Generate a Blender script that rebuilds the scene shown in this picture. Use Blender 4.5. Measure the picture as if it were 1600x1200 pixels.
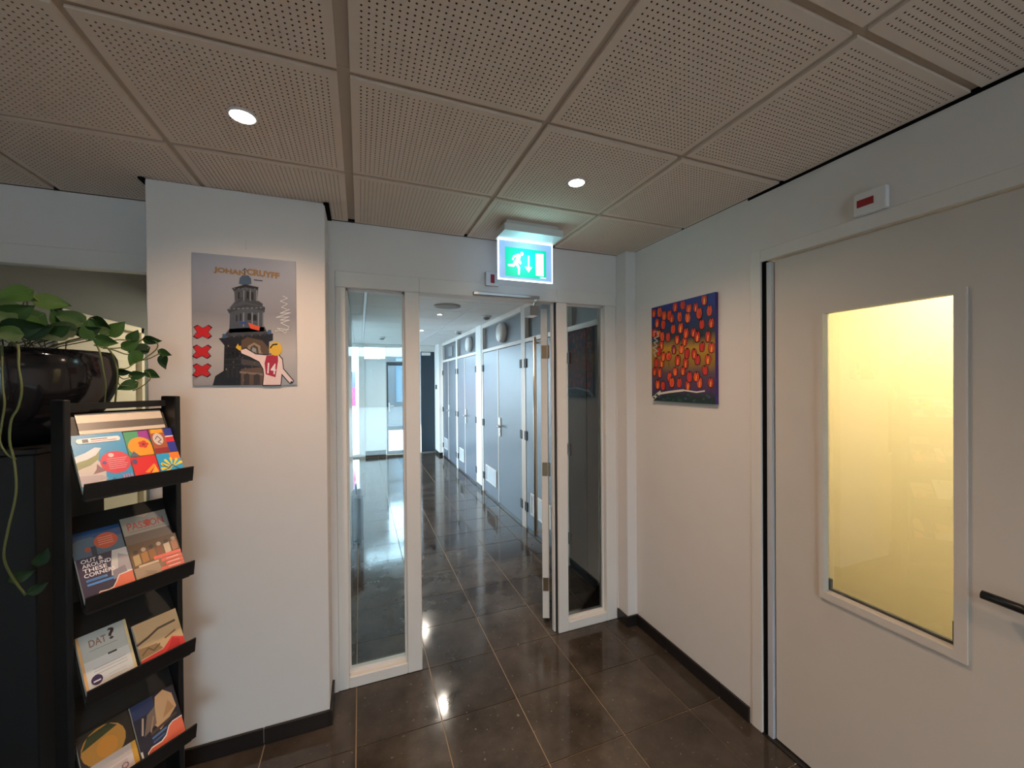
import bpy, math, random
from mathutils import Matrix, Vector
random.seed(7)
for o in list(bpy.data.objects): bpy.data.objects.remove(o)
SC = bpy.context.scene
COL = SC.collection
# ------------------------------------------------------------------ camera
F, YAW, PITCH, ROLL = 619.7, math.radians(20.97), math.radians(-.348), math.radians(-.452)
CAM = Vector((0, 0, 1.66))
_fw = Vector((math.sin(YAW)*math.cos(PITCH), math.cos(YAW)*math.cos(PITCH), math.sin(PITCH)))
_rt = Vector((math.cos(YAW), -math.sin(YAW), 0)); _up = _rt.cross(_fw)
RT = _rt*math.cos(ROLL) + _up*math.sin(ROLL); UP = -_rt*math.sin(ROLL) + _up*math.cos(ROLL)
cd = bpy.data.cameras.new('camera'); cam = bpy.data.objects.new('camera', cd); COL.objects.link(cam)
cd.sensor_width = 36; cd.sensor_fit = 'HORIZONTAL'; cd.lens = F/1600*36; cd.clip_start = .02; cd.clip_end = 400
cam.matrix_world = Matrix(((RT.x, UP.x, -_fw.x, CAM.x), (RT.y, UP.y, -_fw.y, CAM.y), (RT.z, UP.z, -_fw.z, CAM.z), (0, 0, 0, 1)))
SC.camera = cam
# ------------------------------------------------------------------ world, exposure
SKY = 13.0
W = bpy.data.worlds.new('world'); SC.world = W; W.use_nodes = True
bgn = W.node_tree.nodes['Background']; bgn.inputs[0].default_value = (.66, .84, 1.0, 1); bgn.inputs[1].default_value = SKY
vs = SC.view_settings; vs.view_transform = 'Standard'; vs.look = 'None'; vs.gamma = 1; vs.use_curve_mapping = False; vs.exposure = 0.15
def portal(loc, rot, sx, sy):
    l = bpy.data.lights.new('window_portal', 'AREA'); l.shape = 'RECTANGLE'; l.size = sx; l.size_y = sy; l.cycles.is_portal = True
    o = bpy.data.objects.new('window_portal', l); COL.objects.link(o); o.location = loc; o.rotation_euler = rot
H = math.pi/2
sun = bpy.data.lights.new('sun', 'SUN'); sun.energy = 5; sun.angle = .02; sun.color = (1, .96, .9)
so = bpy.data.objects.new('sun', sun); COL.objects.link(so); so.rotation_euler = (0, math.radians(35), 0)
portal((-.05, -4.48, 1.25), (H, 0, 0), 2.1, 2.38)              # window wall behind the viewer, shines to +Y
portal((-1.98, 7.6, 1.25), (0, -H, 0), 2.4, 3.7)            # lobby glazing, shines to +X
portal((-1.05, 9.55, 1.25), (-H, 0, 0), 1.9, 2.4)           # lobby end glazing
portal((.78, 9.55, 1.2), (-H, 0, 0), .46, 2.4)
LAMP_W = 46.0; WARM = (1.0, .66, .43)
# ------------------------------------------------------------------ constants
ZC = 2.53; XR = 1.75; YW = 2.318; YC = 2.115; XCL, XCR = -.838, -.152
XL = [-2.45, -1.845, -1.252, -.639, -.035, .596, 1.181, 1.75]
YL = [-1.75, -1.16, -.57, .02, .62, 1.211, 1.784, 2.318]
def at(u, v, y):      # the point at depth y that the photograph shows at (u, v)
    d = RT*((u-800)/F) - UP*((v-600)/F) + _fw
    return CAM + d*((y-CAM.y)/d.y)
def atx(u, v, x):
    d = RT*((u-800)/F) - UP*((v-600)/F) + _fw
    return CAM + d*((x-CAM.x)/d.x)
def s2l(c): return tuple(((x/255)/12.92 if x/255 <= .04045 else ((x/255+.055)/1.055)**2.4) for x in c)
# ------------------------------------------------------------------ materials
MATS = {}
def mat(name, col=None, rough=.5, metal=0, spec=.5, var=.06, scale=8, bump=0, bscale=60, rvar=0, emit=0, srgb=None, coat=0, trans=0):
    if name in MATS: return MATS[name]
    if srgb: col = s2l(srgb)
    m = bpy.data.materials.new(name); m.use_nodes = True; nt = m.node_tree; b = nt.nodes['Principled BSDF']
    b.inputs['Roughness'].default_value = rough; b.inputs['Metallic'].default_value = metal
    b.inputs['Specular IOR Level'].default_value = spec; b.inputs['Coat Weight'].default_value = coat
    tc = nt.nodes.new('ShaderNodeTexCoord'); nz = nt.nodes.new('ShaderNodeTexNoise'); nz.inputs['Scale'].default_value = scale; nz.inputs['Detail'].default_value = 4
    nt.links.new(tc.outputs['Object'], nz.inputs['Vector'])
    mx = nt.nodes.new('ShaderNodeMix'); mx.data_type = 'RGBA'
    mx.inputs[6].default_value = tuple(c*(1-var) for c in col)+(1,); mx.inputs[7].default_value = tuple(min(1, c*(1+var)) for c in col)+(1,)
    nt.links.new(nz.outputs['Fac'], mx.inputs[0]); nt.links.new(mx.outputs[2], b.inputs['Base Color'])
    if rvar:
        mr = nt.nodes.new('ShaderNodeMapRange'); mr.inputs[1].default_value = .35; mr.inputs[2].default_value = .7
        mr.inputs[3].default_value = max(0, rough-rvar); mr.inputs[4].default_value = rough+rvar
        nt.links.new(nz.outputs['Fac'], mr.inputs[0]); nt.links.new(mr.outputs[0], b.inputs['Roughness'])
    if bump:
        n2 = nt.nodes.new('ShaderNodeTexNoise'); n2.inputs['Scale'].default_value = bscale; n2.inputs['Detail'].default_value = 3
        nt.links.new(tc.outputs['Object'], n2.inputs['Vector'])
        bp = nt.nodes.new('ShaderNodeBump'); bp.inputs['Strength'].default_value = bump; bp.inputs['Distance'].default_value = .002
        nt.links.new(n2.outputs['Fac'], bp.inputs['Height']); nt.links.new(bp.outputs['Normal'], b.inputs['Normal'])
    if emit:
        nt.links.new(mx.outputs[2], b.inputs['Emission Color']); b.inputs['Emission Strength'].default_value = emit
    MATS[name] = m; return m
def glass(name, tint=(.93, .97, .96), rough=0.0, refl=1.0):
    if name in MATS: return MATS[name]
    m = bpy.data.materials.new(name); m.use_nodes = True; nt = m.node_tree; nt.nodes.clear()
    out = nt.nodes.new('ShaderNodeOutputMaterial'); tr = nt.nodes.new('ShaderNodeBsdfTransparent'); gl = nt.nodes.new('ShaderNodeBsdfGlossy')
    tr.inputs[0].default_value = tint+(1,); gl.inputs['Roughness'].default_value = rough
    fr = nt.nodes.new('ShaderNodeFresnel'); fr.inputs[0].default_value = 1.5
    ml = nt.nodes.new('ShaderNodeMath'); ml.operation = 'MULTIPLY'; ml.inputs[1].default_value = refl; ml.use_clamp = True
    mx = nt.nodes.new('ShaderNodeMixShader'); nt.links.new(fr.outputs[0], ml.inputs[0]); nt.links.new(ml.outputs[0], mx.inputs[0])
    nt.links.new(tr.outputs[0], mx.inputs[1]); nt.links.new(gl.outputs[0], mx.inputs[2]); nt.links.new(mx.outputs[0], out.inputs[0])
    MATS[name] = m; return m
def ramp_mat(name, stops, axis='Z', lo=0., hi=1., rough=.5, wob=.15, scale=6, skew=0.):
    m = bpy.data.materials.new(name); m.use_nodes = True; nt = m.node_tree; b = nt.nodes['Principled BSDF']; b.inputs['Roughness'].default_value = rough
    tc = nt.nodes.new('ShaderNodeTexCoord'); sp = nt.nodes.new('ShaderNodeSeparateXYZ'); nt.links.new(tc.outputs['Object'], sp.inputs[0])
    mr = nt.nodes.new('ShaderNodeMapRange'); mr.inputs[1].default_value = lo; mr.inputs[2].default_value = hi; nt.links.new(sp.outputs[axis], mr.inputs[0])
    nz = nt.nodes.new('ShaderNodeTexNoise'); nz.inputs['Scale'].default_value = scale; nt.links.new(tc.outputs['Object'], nz.inputs['Vector'])
    ma = nt.nodes.new('ShaderNodeMath'); ma.operation = 'MULTIPLY_ADD'; ma.inputs[1].default_value = wob
    nt.links.new(nz.outputs['Fac'], ma.inputs[0]); nt.links.new(mr.outputs[0], ma.inputs[2])
    src = ma.outputs[0]
    if skew:
        m2 = nt.nodes.new('ShaderNodeMath'); m2.operation = 'MULTIPLY_ADD'; m2.inputs[1].default_value = skew
        nt.links.new(sp.outputs['X'], m2.inputs[0]); nt.links.new(src, m2.inputs[2]); src = m2.outputs[0]
    cr = nt.nodes.new('ShaderNodeValToRGB'); el = cr.color_ramp.elements
    while len(el) < len(stops): el.new(.5)
    for e, (p, c) in zip(el, stops): e.position = p; e.color = s2l(c)+(1,)
    nt.links.new(src, cr.inputs[0]); nt.links.new(cr.outputs[0], b.inputs['Base Color'])
    return m
wallm = mat('wall_paint', srgb=(226, 219, 213), rough=.7, var=.02, bump=.08, bscale=220)
framem = mat('frame_paint', srgb=(226, 220, 212), rough=.42, var=.02)
corrw = mat('corridor_paint', srgb=(238, 237, 234), rough=.6, var=.02)
doorm = mat('door_paint', srgb=(212, 203, 192), rough=.45, var=.03)
ceilm = mat('ceiling_tile_paint', srgb=(226, 208, 190), rough=.85, var=.03, spec=.2)
barm = mat('ceiling_bar_paint', srgb=(186, 168, 148), rough=.6, var=.03)
ctile = mat('corridor_tile_board', srgb=(242, 240, 236), rough=.9, var=.03, spec=.1)
cbar = mat('corridor_bar_white', srgb=(235, 235, 235), rough=.4, var=.01)
blackm = mat('black_lacquer', (.007, .0065, .0065), rough=.5, var=.2)
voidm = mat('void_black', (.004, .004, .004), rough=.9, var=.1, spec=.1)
bluem = mat('closet_laminate', srgb=(96, 103, 114), rough=.33, var=.04, scale=2)
tranm = mat('transom_laminate', srgb=(96, 100, 106), rough=.4, var=.04, scale=2)
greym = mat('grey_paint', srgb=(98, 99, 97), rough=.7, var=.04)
creamm = mat('cream_paint', srgb=(225, 212, 190), rough=.6, var=.02)
whitep = mat('white_plastic', srgb=(225, 223, 220), rough=.4, var=.01)
steelm = mat('brushed_steel', (.50, .48, .46), rough=.3, metal=1, var=.08, scale=40)
brassm = mat('bronze_hinge_metal', (.30, .21, .13), rough=.38, metal=1, var=.1, scale=40)
rubber = mat('black_rubber', (.018, .018, .018), rough=.6, var=.1)
redm = mat('red_indicator', srgb=(150, 22, 28), rough=.3, var=.1)
lampm = mat('lamp_glow', (1, .93, .82), emit=60, var=.0)
clearg = glass('clear_glass', (.90, .95, .945), refl=1.6)
outg = glass('facade_glass', (.9, .96, .97))
groutm = mat('grout', srgb=(160, 138, 110), rough=.8, var=.1)
basem = mat('dark_stone_base', (.017, .014, .013), rough=.3, var=.3, scale=30)
def tile_material():
    m = bpy.data.materials.new('polished_stone'); m.use_nodes = True; nt = m.node_tree; b = nt.nodes['Principled BSDF']; L = nt.links.new
    g = nt.nodes.new('ShaderNodeNewGeometry'); n1 = nt.nodes.new('ShaderNodeTexNoise'); n1.inputs['Scale'].default_value = 3.2; n1.inputs['Detail'].default_value = 6; n1.inputs['Roughness'].default_value = .65
    L(g.outputs['Position'], n1.inputs['Vector'])
    cr = nt.nodes.new('ShaderNodeValToRGB'); e = cr.color_ramp.elements
    e[0].position = .3; e[0].color = (.026, .020, .015, 1); e[1].position = .75; e[1].color = (.088, .067, .050, 1)
    L(n1.outputs['Fac'], cr.inputs[0])
    n2 = nt.nodes.new('ShaderNodeTexNoise'); n2.inputs['Scale'].default_value = 55; n2.inputs['Detail'].default_value = 2; L(g.outputs['Position'], n2.inputs['Vector'])
    sp = nt.nodes.new('ShaderNodeMapRange'); sp.inputs[1].default_value = .68; sp.inputs[2].default_value = .78; L(n2.outputs['Fac'], sp.inputs[0])
    oi = nt.nodes.new('ShaderNodeObjectInfo'); mm = nt.nodes.new('ShaderNodeMapRange'); mm.inputs[3].default_value = .8; mm.inputs[4].default_value = 1.25; L(oi.outputs['Random'], mm.inputs[0])
    mx = nt.nodes.new('ShaderNodeMix'); mx.data_type = 'RGBA'; mx.inputs[7].default_value = (.22, .19, .16, 1); L(sp.outputs[0], mx.inputs[0]); L(cr.outputs[0], mx.inputs[6])
    vm = nt.nodes.new('ShaderNodeVectorMath'); vm.operation = 'SCALE'; L(mx.outputs[2], vm.inputs[0]); L(mm.outputs[0], vm.inputs['Scale'])
    L(vm.outputs[0], b.inputs['Base Color'])
    r = nt.nodes.new('ShaderNodeMapRange'); r.inputs[1].default_value = .35; r.inputs[2].default_value = .72; r.inputs[3].default_value = .06; r.inputs[4].default_value = .17
    L(n1.outputs['Fac'], r.inputs[0]); L(r.outputs[0], b.inputs['Roughness']); b.inputs['Specular IOR Level'].default_value = .5
    MATS['tile'] = m; return m
tilem = tile_material()
# ------------------------------------------------------------------ mesh helpers
class MB:
    def __init__(s): s.v = []; s.f = []; s.m = []; s.sm = []
    def poly(s, pts, mi=0, smooth=False):
        n = len(s.v); s.v += [tuple(p) for p in pts]; s.f.append(tuple(range(n, n+len(pts)))); s.m.append(mi); s.sm.append(smooth); return s
    def box(s, x0, x1, y0, y1, z0, z1, mi=0, bev=0):
        if x0 > x1: x0, x1 = x1, x0
        if y0 > y1: y0, y1 = y1, y0
        if z0 > z1: z0, z1 = z1, z0
        if bev <= 0 or min(x1-x0, y1-y0, z1-z0) < 2.2*bev:
            n = len(s.v)
            s.v += [(x, y, z) for z in (z0, z1) for y in (y0, y1) for x in (x0, x1)]
            for q in ((0, 2, 3, 1), (4, 5, 7, 6), (0, 1, 5, 4), (2, 6, 7, 3), (0, 4, 6, 2), (1, 3, 7, 5)):
                s.f.append(tuple(n+i for i in q)); s.m.append(mi); s.sm.append(False)
            return s
        import itertools
        n = len(s.v); b = bev; idx = {}
        X = (x0, x1); Y = (y0, y1); Z = (z0, z1)
        for i, j, k in itertools.product((0, 1), repeat=3):
            sx, sy, sz = (b if i == 0 else -b), (b if j == 0 else -b), (b if k == 0 else -b)
            for a, off in enumerate(((0, sy, sz), (sx, 0, sz), (sx, sy, 0))):
                idx[(i, j, k, a)] = len(s.v); s.v.append((X[i]+off[0], Y[j]+off[1], Z[k]+off[2]))
        def add(q, flip): s.f.append(tuple(q[::-1] if flip else q)); s.m.append(mi); s.sm.append(False)
        for a in range(3):
            for e in (0, 1):
                def c(p, q):
                    t = [0, 0, 0]; t[a] = e; t[(a+1) % 3] = p; t[(a+2) % 3] = q; return idx[(*t, a)]
                add([c(0, 0), c(1, 0), c(1, 1), c(0, 1)], e == 0)
        for a in range(3):
            b1, b2 = (a+1) % 3, (a+2) % 3
            for p in (0, 1):
                for q in (0, 1):
                    def c(e, ax):
                        t = [0, 0, 0]; t[a] = e; t[b1] = p; t[b2] = q; return idx[(*t, ax)]
                    add([c(0, b1), c(1, b1), c(1, b2), c(0, b2)], (p == q))
        for i, j, k in itertools.product((0, 1), repeat=3):
            add([idx[(i, j, k, 0)], idx[(i, j, k, 1)], idx[(i, j, k, 2)]], (i+j+k) % 2 == 0)
        return s
    def tube(s, pts, r, n=8, mi=0, caps=True):
        pts = [Vector(p) for p in pts]; rs = r if isinstance(r, (list, tuple)) else [r]*len(pts); rings = []
        t0 = (pts[1]-pts[0]).normalized(); a = t0.orthogonal().normalized()
        for i, p in enumerate(pts):
            t = (pts[min(i+1, len(pts)-1)]-pts[max(i-1, 0)]).normalized()
            a = (a - t*a.dot(t)).normalized(); b = t.cross(a); base = len(s.v)
            s.v += [tuple(p + (a*math.cos(2*math.pi*k/n)+b*math.sin(2*math.pi*k/n))*rs[i]) for k in range(n)]; rings.append(base)
        for q0, q1 in zip(rings, rings[1:]):
            for k in range(n):
                s.f.append((q0+k, q0+(k+1) % n, q1+(k+1) % n, q1+k)); s.m.append(mi); s.sm.append(True)
        if caps:
            s.f.append(tuple(rings[0]+k for k in reversed(range(n)))); s.m.append(mi); s.sm.append(False)
            s.f.append(tuple(rings[-1]+k for k in range(n))); s.m.append(mi); s.sm.append(False)
        return s
    def lathe(s, prof, n=32, c=(0, 0, 0), mi=0, axis='Z', smooth=True):
        rings = []
        for r, h in prof:
            base = len(s.v)
            for k in range(n):
                x, y = r*math.cos(2*math.pi*k/n), r*math.sin(2*math.pi*k/n)
                s.v.append((c[0]+x, c[1]+y, c[2]+h) if axis == 'Z' else ((c[0]+h, c[1]+x, c[2]+y) if axis == 'X' else (c[0]+y, c[1]+h, c[2]+x)))
            rings.append(base)
        for q0, q1 in zip(rings, rings[1:]):
            for k in range(n):
                s.f.append((q0+k, q0+(k+1) % n, q1+(k+1) % n, q1+k)); s.m.append(mi); s.sm.append(smooth)
        s.f.append(tuple(rings[0]+k for k in reversed(range(n)))); s.m.append(mi); s.sm.append(False)
        s.f.append(tuple(rings[-1]+k for k in range(n))); s.m.append(mi); s.sm.append(False)
        return s
    def mesh(s, name, mats):
        me = bpy.data.meshes.new(name); me.from_pydata(s.v, [], s.f)
        for m in (mats if isinstance(mats, (list, tuple)) else [mats]): me.materials.append(m)
        me.polygons.foreach_set('material_index', s.m); me.polygons.foreach_set('use_smooth', s.sm); me.update(); return me
    def build(s, name, mats, parent=None, loc=None):
        o = bpy.data.objects.new(name, s.mesh(name, mats)); COL.objects.link(o)
        if parent: o.parent = parent
        if loc: o.location = loc
        return o
def tag(o, label=None, cat=None, group=None, kind=None):
    if label: o['label'] = label
    if cat: o['category'] = cat
    if group: o['group'] = group
    if kind: o['kind'] = kind
    return o
def empty(name, loc=(0, 0, 0), rot=(0, 0, 0)):
    o = bpy.data.objects.new(name, None); COL.objects.link(o); o.location = loc; o.rotation_euler = rot; o.empty_display_size = .1; return o
def part(name, m, parent, *boxes, bev=0):
    b = MB()
    for q in boxes: b.box(*q, bev=bev)
    return b.build(name, m, parent)
def struct(name, m, *boxes, label=None, bev=0):
    o = part(name, m, None, *boxes, bev=bev); tag(o, label, kind='structure'); return o
def copy_tree(o, parent=None):
    c = o.copy(); COL.objects.link(c); c.parent = parent
    for ch in list(o.children): copy_tree(ch, c)
    return c
# flat print: list of layers drawn in a (u, v) rectangle, each a hair above the one below
def text_faces(txt, size, bold=0.0):
    cu = bpy.data.curves.new('lettering', 'FONT'); cu.body = txt; cu.size = size; cu.offset = bold; cu.resolution_u = 3; cu.align_x = 'LEFT'
    o = bpy.data.objects.new('lettering', cu); COL.objects.link(o); dg = bpy.context.evaluated_depsgraph_get()
    me = bpy.data.meshes.new_from_object(o.evaluated_get(dg)); vs_ = [(v.co.x, v.co.y) for v in me.vertices]; fs = [tuple(p.vertices) for p in me.polygons]
    bpy.data.objects.remove(o); bpy.data.curves.remove(cu); bpy.data.meshes.remove(me); return vs_, fs
class Print:
    def __init__(s, place): s.place = place; s.mb = MB(); s.mats = []; s.k = 1
    def mi(s, m):
        if isinstance(m, tuple): m = mat('ink_%d_%d_%d' % m, srgb=m, rough=.35, var=.04, scale=30)
        if m not in s.mats: s.mats.append(m)
        return s.mats.index(m)
    def poly(s, pts, m, lift=True):
        if lift: s.k += 1
        a = sum(p[0]*q[1]-q[0]*p[1] for p, q in zip(pts, pts[1:]+pts[:1]))
        if a < 0: pts = pts[::-1]
        s.mb.poly([s.place(u, v, s.k) for u, v in pts], s.mi(m)); return s
    def rect(s, u0, v0, u1, v1, m, lift=True): return s.poly([(u0, v0), (u1, v0), (u1, v1), (u0, v1)], m, lift)
    def disc(s, u, v, a, b, m, n=18, rot=0, lift=True):
        c, si = math.cos(rot), math.sin(rot)
        return s.poly([(u+a*math.cos(t)*c-b*math.sin(t)*si, v+a*math.cos(t)*si+b*math.sin(t)*c) for t in [2*math.pi*k/n for k in range(n)]], m, lift)
    def line(s, pts, w, m, lift=True):
        if lift: s.k += 1
        for i, ((x0, y0), (x1, y1)) in enumerate(zip(pts, pts[1:])):
            d = math.hypot(x1-x0, y1-y0) or 1e-6; nx, ny = -(y1-y0)/d*w/2, (x1-x0)/d*w/2; ex, ey = (x1-x0)/d*w*.3, (y1-y0)/d*w*.3
            s.poly([(x0+nx-ex, y0+ny-ey), (x0-nx-ex, y0-ny-ey), (x1-nx+ex, y1-ny+ey), (x1+nx+ex, y1+ny+ey)], m, lift=False)
        return s
    def text(s, txt, u, v, width, height, m, bold=0.0, rot=0.0):
        s.k += 1; vv, ff = text_faces(txt, 1.0, bold)
        x0 = min(a for a, b in vv); x1 = max(a for a, b in vv); y0 = min(b for a, b in vv); y1 = max(b for a, b in vv)
        c, si = math.cos(rot), math.sin(rot); n = len(s.mb.v); im = s.mi(m)
        for a, b in vv:
            p, q = (a-x0)/(x1-x0)*width, (b-y0)/(y1-y0)*height
            s.mb.v.append(tuple(s.place(u+p*c-q*si, v+p*si+q*c, s.k)))
        for f in ff: s.mb.f.append(tuple(n+i for i in f)); s.mb.m.append(im); s.mb.sm.append(False)
        return s
    def build(s, name, parent): return s.mb.build(name, s.mats, parent)
# ================================================================== FLOOR
fl = struct('floor', [groutm, tilem], (-3.1, 1.74, .3, 2.6, -.08, -.004), (-2.2, 1.9, 2.6, 9.6, -.08, -.004), label='polished dark brown stone tile floor with pale grout lines')
part('floor_slab', tilem, fl, (-3.1, 1.74, -4.6, .3, -.08, 0))
part('floor_slab', tilem, fl, (1.78, 3.1, -.3, 1.9, -.08, -.002))
part('floor_slab', tilem, fl, (-3.1, -1.63, .3, 2.39, -.004, 0))
TP, TQ = .3925, .3868
tmesh = MB().box(0, 1, 0, 1, -.004, 0).mesh('tile', tilem)
def lay(x0, x1, y0, y1):
    i = math.floor((x0-.36)/TP)
    while .36+i*TP < x1-.004:
        j = math.floor((y0-1.93)/TQ)
        while 1.93+j*TQ < y1-.004:
            a, b = max(x0, .36+i*TP+.0025), min(x1, .36+(i+1)*TP-.0025); c, d = max(y0, 1.93+j*TQ+.0025), min(y1, 1.93+(j+1)*TQ-.0025)
            if b-a > .005 and d-c > .005:
                t = bpy.data.objects.new('tile', tmesh); COL.objects.link(t); t.parent = fl; t.location = (a, c, 0); t.scale = (b-a, d-c, 1)
            j += 1
        i += 1
lay(-1.63, 1.75, .3, 2.33)
lay(-.1, 1.75, 2.33, 9.5)
lay(-2.0, -.1, 5.9, 9.5)
# ================================================================== CEILING, near room
cl = struct('ceiling', voidm, (-3.1, 1.9, -4.6, 2.45, 2.575, 2.62), label='suspended ceiling of square perforated beige panels')
def perforated():
    b = MB(); n = 33; m = .034; p = (1-2*m)/n; r = .155*p*1.05; z1 = 0.0; zt = .022
    cs = [(math.cos(t), math.sin(t)) for t in [math.pi/4*k for k in range(8)]]
    sq = [(1, 0), (1, 1), (0, 1), (-1, 1), (-1, 0), (-1, -1), (0, -1), (1, -1)]
    for i in range(n):
        for j in range(n):
            cx, cy = m+p*(i+.5), m+p*(j+.5); base = len(b.v)
            b.v += [(cx+p/2*a, cy+p/2*c, 0) for a, c in sq]+[(cx+r*a, cy+r*c, 0) for a, c in cs]+[(cx+r*a, cy+r*c, .012) for a, c in cs]
            for k in range(8):
                q = (k+1) % 8
                b.f.append((base+k, base+8+k, base+8+q, base+q)); b.m.append(0); b.sm.append(False)
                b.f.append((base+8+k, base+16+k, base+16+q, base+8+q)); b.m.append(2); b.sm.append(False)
            b.f.append(tuple(base+16+k for k in reversed(range(8)))); b.m.append(1); b.sm.append(False)
    for x0, x1, y0, y1 in ((0, 1, 0, m), (0, 1, 1-m, 1), (0, m, m, 1-m), (1-m, 1, m, 1-m)):
        b.poly([(x0, y0, 0), (x0, y1, 0), (x1, y1, 0), (x1, y0, 0)])
    for a, c in (((0, 0), (1, 0)), ((1, 0), (1, 1)), ((1, 1), (0, 1)), ((0, 1), (0, 0))):
        b.poly([(*a, 0), (*c, 0), (*c, zt), (*a, zt)])
    return b.mesh('perforated_panel', [ceilm, voidm, mat('hole_wall_shade', srgb=(70, 58, 48), rough=.95, spec=.05)])  # hole walls coloured dark brown to paint in the shade inside the holes
pm = perforated()
for i in range(len(XL)-1):
    for j in range(len(YL)-1):
        x0, x1, y0, y1 = XL[i], XL[i+1], YL[j], YL[j+1]
        if j == len(YL)-2 and x0 < -.7: y1 = 2.38
        g = .011; gx0 = g if abs(x0+.035) > .01 else .017; gx1 = g if abs(x1+.035) > .01 else .017
        if i == len(XL)-2: gx1 = .003
        if j == len(YL)-2: g1 = .002
        else: g1 = g
        dz = random.uniform(-.001, .001)
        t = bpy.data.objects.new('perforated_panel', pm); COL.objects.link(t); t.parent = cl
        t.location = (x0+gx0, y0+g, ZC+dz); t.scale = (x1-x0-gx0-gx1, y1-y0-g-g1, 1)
for x in XL[:-1]: part('ceiling_bar', barm, cl, (x-(.02 if abs(x+.035) < .01 else .013), x+(.02 if abs(x+.035) < .01 else .013), -1.75, 2.3, ZC+.009, ZC+.03))
for y in YL[:-1]: part('ceiling_bar', barm, cl, (-2.45, 1.75, y-.013, y+.013, ZC+.0085, ZC+.03))
part('plain_panel', ceilm, cl, (-3.1, -2.46, -4.6, 2.38, ZC, ZC+.02), (-2.46, 1.75, -4.6, -1.76, ZC, ZC+.02))
struct('roof', mat('roof_felt', (.05, .05, .055), rough=.9), (-3.2, 3.1, -4.7, 9.7, 2.70, 2.76), (-3.2, -3.1, -4.7, 5.9, 2.5, 2.7), (-2.12, -2.02, 5.9, 9.7, 2.5, 2.7), (-3.2, -2.02, 5.8, 5.9, 2.5, 2.7), (3.0, 3.1, -4.7, 9.7, 2.5, 2.7), (-3.2, 3.1, -4.7, -4.6, 2.5, 2.7), (-2.12, 3.1, 9.6, 9.7, 2.5, 2.7), label='unseen flat roof with skirts added over the rooms to block light leaks')  # out of sight, added to keep daylight from leaking in above the walls
# ================================================================== WALLS, near room
struct('wall_column', wallm, (XCL, XCR, YC, 2.44, 0, ZC-.001), label='white plastered pier between the glazed partition and the side window', bev=.003)
# black strips painting in the shade of the gaps where ceiling panels miss the pier
struct('gap_shade_1', voidm, (XCR-.004, XCR+.02, YC-.012, YC+.19, ZC-.012, ZC-.001), (XCL-.02, XCL+.002, YC-.01, YC+.06, ZC-.01, ZC-.001), label='black strips painting in the dark gap beside the top of the white pier')
struct('wall_left', wallm, (-3.1, XCL, 2.385, 2.44, 2.275, ZC-.001), (-3.1, -1.63, 2.385, 2.44, 0, 2.275), (-1.63, XCL, 2.385, 2.44, 0, .85), label='white wall band above and below the side window')
w = empty('window_1', (-1.2, 2.385, .85)); tag(w, 'side window beside the white pier behind the black planter', kind='structure')
for nme, q in (('header', (-1.63, XCL, 2.375, 2.43, 2.19, 2.275)), ('sill', (-1.63, XCL, 2.36, 2.43, .85, .9)), ('post', (XCL-.075, XCL, 2.378, 2.43, .9, 2.19)), ('post', (-1.63, -1.57, 2.378, 2.43, .9, 2.19))):
    o = part(nme, framem, w, q, bev=.002); o.matrix_parent_inverse = Matrix.Translation((1.2, -2.385, -.85))
o = part('pane', clearg, w, (-1.57, XCL-.075, 2.408, 2.414, .9, 2.19)); o.matrix_parent_inverse = Matrix.Translation((1.2, -2.385, -.85))
struct('wall_far_left', wallm, (-3.2, -3.1, -4.6, 2.44, 0, ZC), label='white wall closing the room on the left')
# right wall, pilaster, wall beside the door
struct('wall_right', wallm, (XR, XR+.1, 1.364, 2.45, 0, ZC-.001), label='white wall carrying the tulip painting')
struct('wall_pilaster', wallm, (1.672, XR+.001, 2.212, 2.32, 0, ZC-.001), label='narrow white pilaster in the corner beside the partition', bev=.003)
struct('wall_door_side', wallm, (XR, XR+.1, .2, 1.364, 2.262, ZC-.012), (XR, XR+.1, -4.6, .3, 0, ZC-.012), label='wall above and beyond the white door')
struct('gap_shade_2', voidm, (XR-.004, XR+.1, -4.6, 1.375, ZC-.012, ZC-.001), label='black strip painting in the shadow gap between wall top and ceiling')  # solid black strip stands in for the shadow in the gap
# partition header wall
struct('wall_partition', wallm, (XCR, XR, YW+.006, YW+.1, 2.262, ZC-.001), (XCR, -.122, YW-.0, YW+.1, 0, 2.262), (1.664, XR, YW, YW+.1, 0, 2.262), label='white wall above the glazed partition')
# room behind the viewer
struct('wall_rear', wallm, (-3.1, -1.1, -4.6, -4.5, 0, ZC), (1.0, XR, -4.6, -4.5, 0, ZC), (-1.1, 1.0, -4.6, -4.5, 2.44, ZC), (-1.1, 1.0, -4.6, -4.5, 0, .06), label='wall around the street window behind the viewer')
w = empty('window_2', (-.05, -4.55, .06)); tag(w, 'street window behind the viewer', kind='structure')
for k in range(3): part('post', framem, w, (-1.03+k*1.03-.02, -1.03+k*1.03+.02, -.04, .03, 0, 2.38))
for k in range(2): part('pane', outg, w, (-1.01+k*1.03, -.02+k*1.03, -.006, 0, 0, 2.38))
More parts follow.
